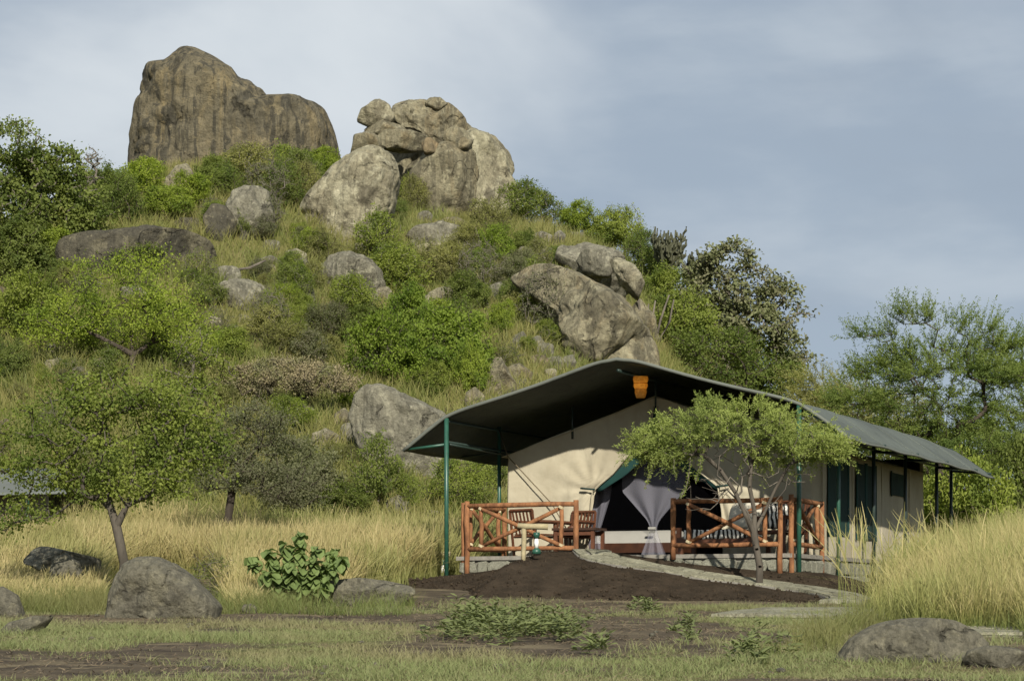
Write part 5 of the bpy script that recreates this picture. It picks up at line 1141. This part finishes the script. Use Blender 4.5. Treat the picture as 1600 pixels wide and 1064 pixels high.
def sprays():       # long hanging and rising shoots of the acacia
    rg = np.random.RandomState(4); root = [o for o in bpy.data.objects if o.name.startswith('thorny_acacia')][0]
    for (pts) in ([(1078, 690), (1079, 720), (1075, 752), (1064, 778)], [(1030, 700), (1020, 730), (1008, 762)], [(1055, 700), (1052, 728), (1055, 744)], [(1010, 690), (988, 684), (972, 690)], [(1105, 655), (1098, 638), (1085, 622)], [(1140, 650), (1136, 634), (1122, 626)], [(1035, 672), (1028, 655), (1030, 645)], [(1290, 700), (1312, 690), (1332, 692)], [(1300, 712), (1318, 718), (1326, 710)], [(1070, 660), (1060, 645), (1046, 640)], [(1215, 652), (1222, 640), (1234, 632)], [(1000, 705), (985, 715), (975, 728)], [(1095, 715), (1092, 735), (1086, 752)]):
        q = np.array([at(x, y, 37.0 + rg.uniform(-.5, .4) * 0) for x, y in pts]); q[:, 1] += rg.uniform(-.6, .3)
        mb = MB(); mb.tube(list(q), [.009] * len(q), 5); mb.obj('branch', M['bark_grey'], root)
        n = 170; f = rg.uniform(0, len(q) - 1.001, n); i = f.astype(int); Pn = q[i] + (q[i + 1] - q[i]) * (f - i)[:, None]; D = unit(rg.normal(size=(n, 3)))
        V, Fc = leaf_quads(Pn, D, unit(rg.normal(size=(n, 3))), .055 * rg.uniform(.6, 1.3, n), .018 * np.ones(n)); mesh_obj('spray', V, Fc, M['leaf_acacia'], root, root=root, smooth=False)
sprays()

# broad-leaved plant in the straw
def broad_plant():
    rg = random.Random(3); p = hit(470, 925); p = at(470, 918, 34.2); p[2] = float(surf_z(p[0], p[1])); s = p[1] / F
    rt = thing('broad_leaved_plant', 'clump of big round light green leaves beside the flat boulder', 'plant', tuple(p)); meshes = []
    for k in range(4):
        nu, nv = 7, 7; V = []; Fc = []
        for j in range(nv):
            for i in range(nu):
                v = j / (nv - 1); u = i / (nu - 1) * 2 - 1; wd = .46 * math.sin(math.pi * min(1, v * .93 + .05)) ** .65 * (1 + .06 * math.sin(v * 20 + k))
                V.append((u * wd, v - .02, .18 * abs(u) * wd * 2 - .38 * v * v + .03 * math.sin(u * 7 + v * 9 + k)))
        for j in range(nv - 1):
            for i in range(nu - 1): a = j * nu + i; Fc.append([a, a + 1, a + nu + 1, a + nu])
        me = bpy.data.meshes.new('leaf'); me.from_pydata(V, [], Fc); me.polygons.foreach_set('use_smooth', [True] * len(Fc)); me.materials.append(M['leaf_broad']); meshes.append(me)
    for (sx, top, n) in ((392, 862, 16), (418, 850, 20), (446, 838, 22), (470, 824, 26), (498, 846, 22), (522, 848, 24), (538, 862, 18), (455, 870, 18), (505, 875, 20), (425, 885, 12), (480, 890, 14)):
        b = p + np.array(((470 + (sx - 470) * .35 - 470) * s, rg.uniform(-.15, .15), -.05)); t = np.array(((sx - 800) * s, p[1] + rg.uniform(-.35, .35), EYE + (HY - top - 8) * s))
        mid = (b + t) / 2 + np.array((0, 0, .08)); mb = MB(); mb.tube([b, mid, t], [.014, .012, .008], 5); mb.obj('stem', M['leaf_broad'], rt)
        for k in range(int(n * 2.2)):
            f = rg.uniform(.15, 1.0) ** .7; q = mid + (t - mid) * (f * 2 - 1) if f > .5 else b + (mid - b) * f * 2
            o = bpy.data.objects.new('leaf', rg.choice(meshes)); COL.objects.link(o); o.parent = rt; L_ = rg.uniform(.09, .20)
            o.location = tuple(q - np.array(rt.location)); o.scale = (L_, L_, L_); o.rotation_euler = (rg.uniform(-1.0, .25), rg.uniform(-.35, .35), rg.uniform(0, 6.28))
broad_plant()

# weeds in front of the mound
def weeds():
    rg = np.random.RandomState(8); P = []; D = []; Nn = []
    for (px, py, sx, n) in [(730, 985, 40, 16), (760, 975, 40, 20), (800, 985, 45, 24), (850, 990, 40, 22), (885, 1000, 25, 12), (780, 1000, 50, 16), (1000, 950, 22, 8), (940, 1020, 20, 6), (700, 1000, 40, 10), (1075, 985, 30, 8), (1180, 1030, 40, 12)]:
        for k in range(n):
            g = hit(px + rg.normal() * sx * .6, py + rg.normal() * 6); h = rg.uniform(.12, .34) * (1 if n > 9 else .5)
            for j in range(26):
                f = rg.uniform(.1, 1); a = rg.uniform(0, 6.28); P.append(g + np.array((rg.normal() * .03, rg.normal() * .03, h * f))); D.append((math.cos(a), math.sin(a), rg.uniform(-.2, .7))); Nn.append((rg.normal() * .4, rg.normal() * .4 - .3, 1))
    n = len(P); V, Fc = leaf_quads(np.array(P), np.array(D), unit(np.array(Nn)), .12 * rg.uniform(.6, 1.2, n), .03 * rg.uniform(.7, 1.2, n)); o = mesh_obj('weed_patch', V, Fc, M['weed'], smooth=False)
    tag(o, 'patch of low jagged leaved weeds in front of the soil mound', 'weeds', None, 'stuff')
weeds()

# pale pebbles on the bare ground
_pm = []
for k in range(4):
    n, Fi = ico(2); rg = np.random.RandomState(k); me = bpy.data.meshes.new('pebble'); V = n * np.array([1, .8, .6]) * (1 + .25 * fbm(n * 1.5 + k * 7, 2, k))[:, None]
    me.from_pydata([tuple(v) for v in V], [], [list(map(int, f)) for f in Fi]); me.materials.append(M['rock_pale' if k % 2 else 'rock_grey']); _pm.append(me)
for k in range(110):
    px, py = _rr.uniform(20, 1300), _rr.uniform(950, 1055); g = hit(px, py); r_ = .010 + .045 * _rr.random() ** 3
    o = bpy.data.objects.new('pebble', _rr.choice(_pm)); COL.objects.link(o); o.location = (g[0], g[1], g[2] + r_ * .3); o.scale = (r_, r_, r_ * .8); o.rotation_euler = (0, 0, _rr.uniform(0, 6))
    tag(o, 'pale pebble lying on the trodden ground before the tent', 'pebble', 'pebbles on the trodden ground')
# fallen branch on the mottled boulder
p = hit(365, 432); mb = MB(); s = p[1] / F
mb.tube([p + np.array(((x - 365) * s, -.5, (432 - y) * s)) for x, y in ((296, 428), (330, 424), (365, 426), (392, 423), (418, 411))], [.012, .022, .03, .042, .028], 7, True, .15); mb.tube([p + np.array(((x - 365) * s, -.5, (432 - y) * s)) for x, y in ((350, 425), (338, 418), (330, 414))], [.016, .012, .006], 5)
tag(mb.obj('fallen_branch', M['bark_grey'], None, None, tuple(p)), 'dead fallen branch lying above the pale mottled boulder', 'branch')

# neighbouring tent roof at far left
def other_tent():
    d = 45.0; P = lambda x, y, dy=0: at(x, y, d) + np.array((0, dy, 0)); o0 = P(-60, 800); o0[2] = float(ground_z(o0[0], o0[1]))
    rt = thing('canvas_tent', 'smooth grey fly roof of another tent behind the leafy tree', 'tent', tuple(o0))
    q = [P(-260, 778), P(104, 771), P(58, 722, 2.2), P(-260, 716, 2.2)]
    V, Fc = grid(20, 10, lambda u, v: (q[0] * (1 - u) + q[1] * u) * (1 - v) + (q[3] * (1 - u) + q[2] * u) * v + np.array((0, 0, -.08 * math.sin(math.pi * v) * math.sin(math.pi * u))))
    f = solid(mesh_obj('fly_sheet', V, Fc, M['fly_light'], rt, root=rt), .02)
    q2 = [q[2], q[3], q[3] + np.array((0, 2.2, -1.0)), q[2] + np.array((.6, 2.2, -1.0))]
    mesh_obj('fly_sheet', np.array(q2), [[0, 1, 2, 3]], M['fly_light'], rt, root=rt)
    for x in (q[0] + np.array((.6, 1.2, 0)), q[1] + np.array((-.8, 1.2, 0))):
        mb = MB(); mb.tube([np.array((x[0], x[1] - 1.1, float(ground_z(x[0], x[1])) - .1)), np.array((x[0], x[1] - 1.1, x[2] + .02))], .035, 8); mb.obj('pole', M['pole'], rt, smooth=True)
    V = [P(-260, 772, 1.0), P(60, 768, 1.0)]; zz = float(ground_z(V[1][0], V[1][1])) - .3; V = [V[0], V[1], np.array((V[1][0], V[1][1], zz)), np.array((V[0][0], V[0][1], zz))]
    solid(mesh_obj('side_wall', np.array(V), [[0, 1, 2, 3]], M['cream'], rt, root=rt), .01)
M['fly_light'] = canvas('fly_light', (.12, .13, .12), (.10, .11, .10))
other_tent()

# ------------------------------------------------------------------ grass
def blades(name, P, H, W, lean, mat, label, cat, seed, prof_=(1, .85, .5, .1), kind='stuff', bend=1.6):
    rg = np.random.RandomState(seed); n = len(P); k = len(prof_); a = rg.uniform(0, 2 * np.pi, n)
    side_ = np.stack([np.cos(a), np.sin(a) * .5, np.zeros(n)], -1); ts = np.linspace(0, 1, k); V = np.zeros((n, k, 2, 3)); tt = np.zeros((n, k, 2))
    for j, t in enumerate(ts):
        c = P + np.stack([lean[:, 0] * H * t ** bend, lean[:, 1] * H * t ** bend, H * t * (1 - .18 * t * np.hypot(lean[:, 0], lean[:, 1]))], -1)
        wv = (W * prof_[j] / 2)[:, None] * side_; V[:, j, 0] = c - wv; V[:, j, 1] = c + wv; tt[:, j] = t
    b = (np.arange(n) * 2 * k)[:, None]; Fc = np.concatenate([np.stack([b[:, 0] + 2 * j, b[:, 0] + 2 * j + 1, b[:, 0] + 2 * j + 3, b[:, 0] + 2 * j + 2], -1) for j in range(k - 1)])
    o = mesh_obj(name, V.reshape(-1, 3), Fc, M[mat], smooth=False)
    at_ = o.data.attributes.new('t', 'FLOAT', 'POINT'); at_.data.foreach_set('value', tt.ravel().astype(np.float32)); tag(o, label, cat, None, kind); return o
def tufted(X, Y, rg, per, sp):
    m = len(X); X = np.repeat(X, per) + rg.normal(size=m * per) * sp; Y = np.repeat(Y, per) + rg.normal(size=m * per) * sp; return X, Y
def to_px(X, Y): return 800 + F * X / Y, HY - F * (surf_z(X, Y) - EYE) / Y
def field_left():
    rg = np.random.RandomState(21); Y = np.sqrt(rg.uniform(32 ** 2, 48.5 ** 2, 14000)); X = (rg.uniform(-60, 740, len(Y)) - 800) / F * Y
    X, Y = tufted(X, Y, rg, 6, .07); px, py = to_px(X, Y); A, B = AB(X, Y)
    lim = np.interp(px, [-60, 60, 150, 345, 360, 480, 660, 760], [950, 955, 948, 940, 955, 945, 912, 905]) + 7 * n2(X, Y, 1.3, 2, 71)
    boulder = (np.abs(px - 250) < 92) & (py > 905)
    keep = (py < lim) & ~((A < 7.15) & (B > -1.2)) & (mound(X, Y) < .03) & ~boulder
    X, Y, px, py = X[keep], Y[keep], px[keep], py[keep]; n = len(X); P = np.stack([X, Y, surf_z(X, Y) - .02], -1)
    H = np.interp(Y, [33, 36, 42, 48], [.34, .62, 1.02, 1.12]) * rg.uniform(.55, 1.12, n) * (1 + .22 * n2(X, Y, .5, 2, 73))
    H *= np.where((px < 170) & (Y < 39), .75, 1); lean = rg.normal(size=(n, 2)) * .26 + np.stack([.1 + .45 * n2(X, Y, .7, 3, 101), .4 * n2(X, Y, .7, 3, 103)], -1); lean[rg.uniform(0, 1, n) < .06] *= 4; H *= 1 + .3 * n2(X, Y, 2.5, 2, 105)
    blades('straw_grass', P, H, rg.uniform(.010, .020, n), lean, 'grass_gold', 'tall golden straw grass filling the field left of the tent', 'grass', 1, (1, .8, .45, 1.0, .25))
field_left()
def field_right():
    rg = np.random.RandomState(22); Y = np.sqrt(rg.uniform(25.5 ** 2, 44 ** 2, 13000)); X = (rg.uniform(1230, 1720, len(Y)) - 800) / F * Y
    X, Y = tufted(X, Y, rg, 6, .07); px, py = to_px(X, Y); A, B = AB(X, Y)
    lim = np.interp(px, [1230, 1300, 1350, 1450, 1600, 1700], [935, 950, 975, 982, 992, 996]) + 8 * n2(X, Y, 1.3, 2, 75)
    left = np.interp(py, [900, 930, 960, 1000], [1420, 1375, 1345, 1320]) + 55 * n2(X, Y, .6, 2, 77)
    dens = np.clip((px - left) / 90, 0, 1)
    keep = (py < lim) & (A < -.75) & (rg.uniform(0, 1, len(X)) < dens)
    X, Y, px = X[keep], Y[keep], px[keep]; n = len(X); P = np.stack([X, Y, surf_z(X, Y) - .02], -1)
    H = np.interp(px, [1320, 1420, 1520, 1640], [.55, .85, 1.05, 1.25]) * rg.uniform(.5, 1.15, n) * np.interp(Y, [26, 30, 36], [.55, .95, 1.05]); lean = rg.normal(size=(n, 2)) * .28 + np.stack([.05 + .5 * n2(X, Y, .8, 3, 107), .4 * n2(X, Y, .8, 3, 109)], -1); lean[rg.uniform(0, 1, n) < .07] *= 4; H *= 1 + .35 * n2(X, Y, 2.2, 2, 111)
    blades('straw_grass', P, H, rg.uniform(.005, .011, n), lean, 'grass_gold_r', 'tall golden grass bank at the right of the tent', 'grass', 2, (1, .85, .5, 1.0, .3))
    m = 170; Y = rg.uniform(29, 36.5, m); px = 1310 + 260 * rg.uniform(0, 1, m) ** 1.2; X = (px - 800) / F * Y; P = np.stack([X, Y, surf_z(X, Y) - .02], -1)
    blades('grass_stalks', P, rg.uniform(1.0, 1.65, m), np.full(m, .0065), rg.normal(size=(m, 2)) * .25 + np.array([-.12, 0]), 'grass_gold_r', 'thin tall seeding stalks standing before the tent side wall', 'grass', 3, (1, .8, .6, .6, .9, 2.4, 2.2, .5), bend=2.4)
field_right()
def fringe():
    rg = np.random.RandomState(23); P = []; 
    Y = rg.uniform(22, 35, 5200); X = (rg.uniform(1180, 1700, len(Y)) - 800) / F * Y; px, py = to_px(X, Y)
    keep = (py > np.interp(px, [1180, 1250, 1320, 1345, 1700], [1030, 996, 985, 955, 965])) & (py < np.interp(px, [1180, 1300, 1330, 1480, 1700], [1045, 1020, 985, 985, 1005])); X, Y = X[keep], Y[keep]
    X2 = (rg.uniform(-40, 170, 3200) - 800) / F; Y2 = rg.uniform(31.5, 37, 3200); X = np.r_[X, X2 * Y2]; Y = np.r_[Y, Y2]
    Y3 = rg.uniform(31, 35.5, 1500); X = np.r_[X, (rg.uniform(345, 640, 1500) - 800) / F * Y3]; Y = np.r_[Y, Y3]
    kp = rg.uniform(-.3, .5, len(X)) < n2(X, Y, 1.1, 3, 83); X, Y = X[kp], Y[kp]
    X, Y = tufted(X, Y, rg, 8, .07); n = len(X); P = np.stack([X, Y, surf_z(X, Y) - .02], -1)
    blades('green_grass', P, rg.uniform(.08, .42, n) * (1 + .5 * n2(X, Y, 1.7, 2, 85)), rg.uniform(.006, .011, n), rg.normal(size=(n, 2)) * .5, 'grass_lawn2', 'ankle high green grass fringing the straw and the boulders', 'grass', 4, (1, .8, .45, .05))
M['grass_lawn2'] = grassmat('grass_lawn2', (.085, .12, .03), (.125, .175, .045), (.20, .22, .08), (.17, .16, .06))
fringe()
def lawn():
    rg = np.random.RandomState(24); Y = np.sqrt(rg.uniform(17.5 ** 2, 36 ** 2, 95000)); X = (rg.uniform(-80, 1700, len(Y)) - 800) / F * Y
    c = cover(X, Y); keep = (rg.uniform(.25, .85, len(X)) < c) & (mound(X, Y) < .03); X, Y = X[keep], Y[keep]
    X, Y = tufted(X, Y, rg, 3, .05); n = len(X); P = np.stack([X, Y, surf_z(X, Y) - .01], -1)
    H = rg.uniform(.03, .10, n) * (1 + 1.6 * np.clip(n2(X, Y, 1.0, 3, 81), -.45, 1))
    blades('short_grass', P, H, rg.uniform(.006, .011, n), rg.normal(size=(n, 2)) * .7, 'grass_lawn', 'short patchy green grass on the ground before the tent', 'grass', 5, (1, .7, .08))
lawn()
def litter():
    rg = np.random.RandomState(26); Y = np.sqrt(rg.uniform(17.5 ** 2, 36.5 ** 2, 56000)); X = (rg.uniform(-80, 1700, len(Y)) - 800) / F * Y
    k = (rg.uniform(-.35, .45, len(X)) < n2(X * .6, Y * 1.5, 1.2, 3, 87)) & (mound(X, Y) < .03); X, Y = X[k], Y[k]; n = len(X)
    P = np.stack([X, Y, surf_z(X, Y) + .006], -1); a = rg.uniform(0, 6.28, n); l = rg.uniform(1.5, 4, n)
    blades('straw_litter', P, rg.uniform(.012, .05, n), rg.uniform(.006, .014, n), np.stack([np.cos(a) * l, np.sin(a) * l], -1), 'litter', 'dry straw litter strewn over the trodden ground', 'straw', 7, (1, .9, .3), bend=1.1)
    A = rg.uniform(-2.5, 7.6, 5200); B = rg.uniform(-4.2, -.3, 5200); X = OX - CT * A + ST * B; Y = OY + ST * A + CT * B; k = mound(X, Y) > .02; X, Y = X[k], Y[k]
    C = np.stack([X, Y, surf_z(X, Y) + .012], -1); r = .006 + .032 * rg.uniform(0, 1, len(X)) ** 5; n0, F0 = ico(1); V = []; Fc = []
    V = (C[:, None] + n0[None] * r[:, None, None] * rg.uniform(.6, 1.2, (len(X), len(n0), 1))).reshape(-1, 3); Fc = (F0[None] + (np.arange(len(X)) * len(n0))[:, None, None]).reshape(-1, 3)
    tag(mesh_obj('soil_clods', V, Fc, bpy.data.materials['dug_soil'], smooth=False), 'crumbly dark clods over the soil mound', 'soil', None, 'stuff')
M['litter'] = grassmat('litter', (.16, .12, .075), (.23, .18, .11), (.30, .24, .15), (.11, .08, .05), .1)
litter()
def hill_grass():
    rg = np.random.RandomState(25); Y = rg.uniform(46, 92, 21000); X = (rg.uniform(-120, 1250, len(Y)) - 800) / F * Y
    d = .5 + .8 * n2(X, Y, .35, 3, 91); keep = (rg.uniform(0, .9, len(X)) < d + .35); A, B = AB(X, Y); keep &= ~((A > -1.5) & (A < 8.3) & (B < 13)); X, Y = X[keep], Y[keep]
    X, Y = tufted(X, Y, rg, 8, .14); n = len(X); P = np.stack([X, Y, ground_z(X, Y) - .03], -1)
    H = rg.uniform(.25, .75, n) * (1 + .4 * n2(X, Y, .3, 2, 93)); blades('hill_grass', P, H, rg.uniform(.016, .034, n), rg.normal(size=(n, 2)) * .4, 'grass_hill', 'yellow green grass covering the hillside between the rocks', 'grass', 6, (1, .8, .15))
hill_grass()
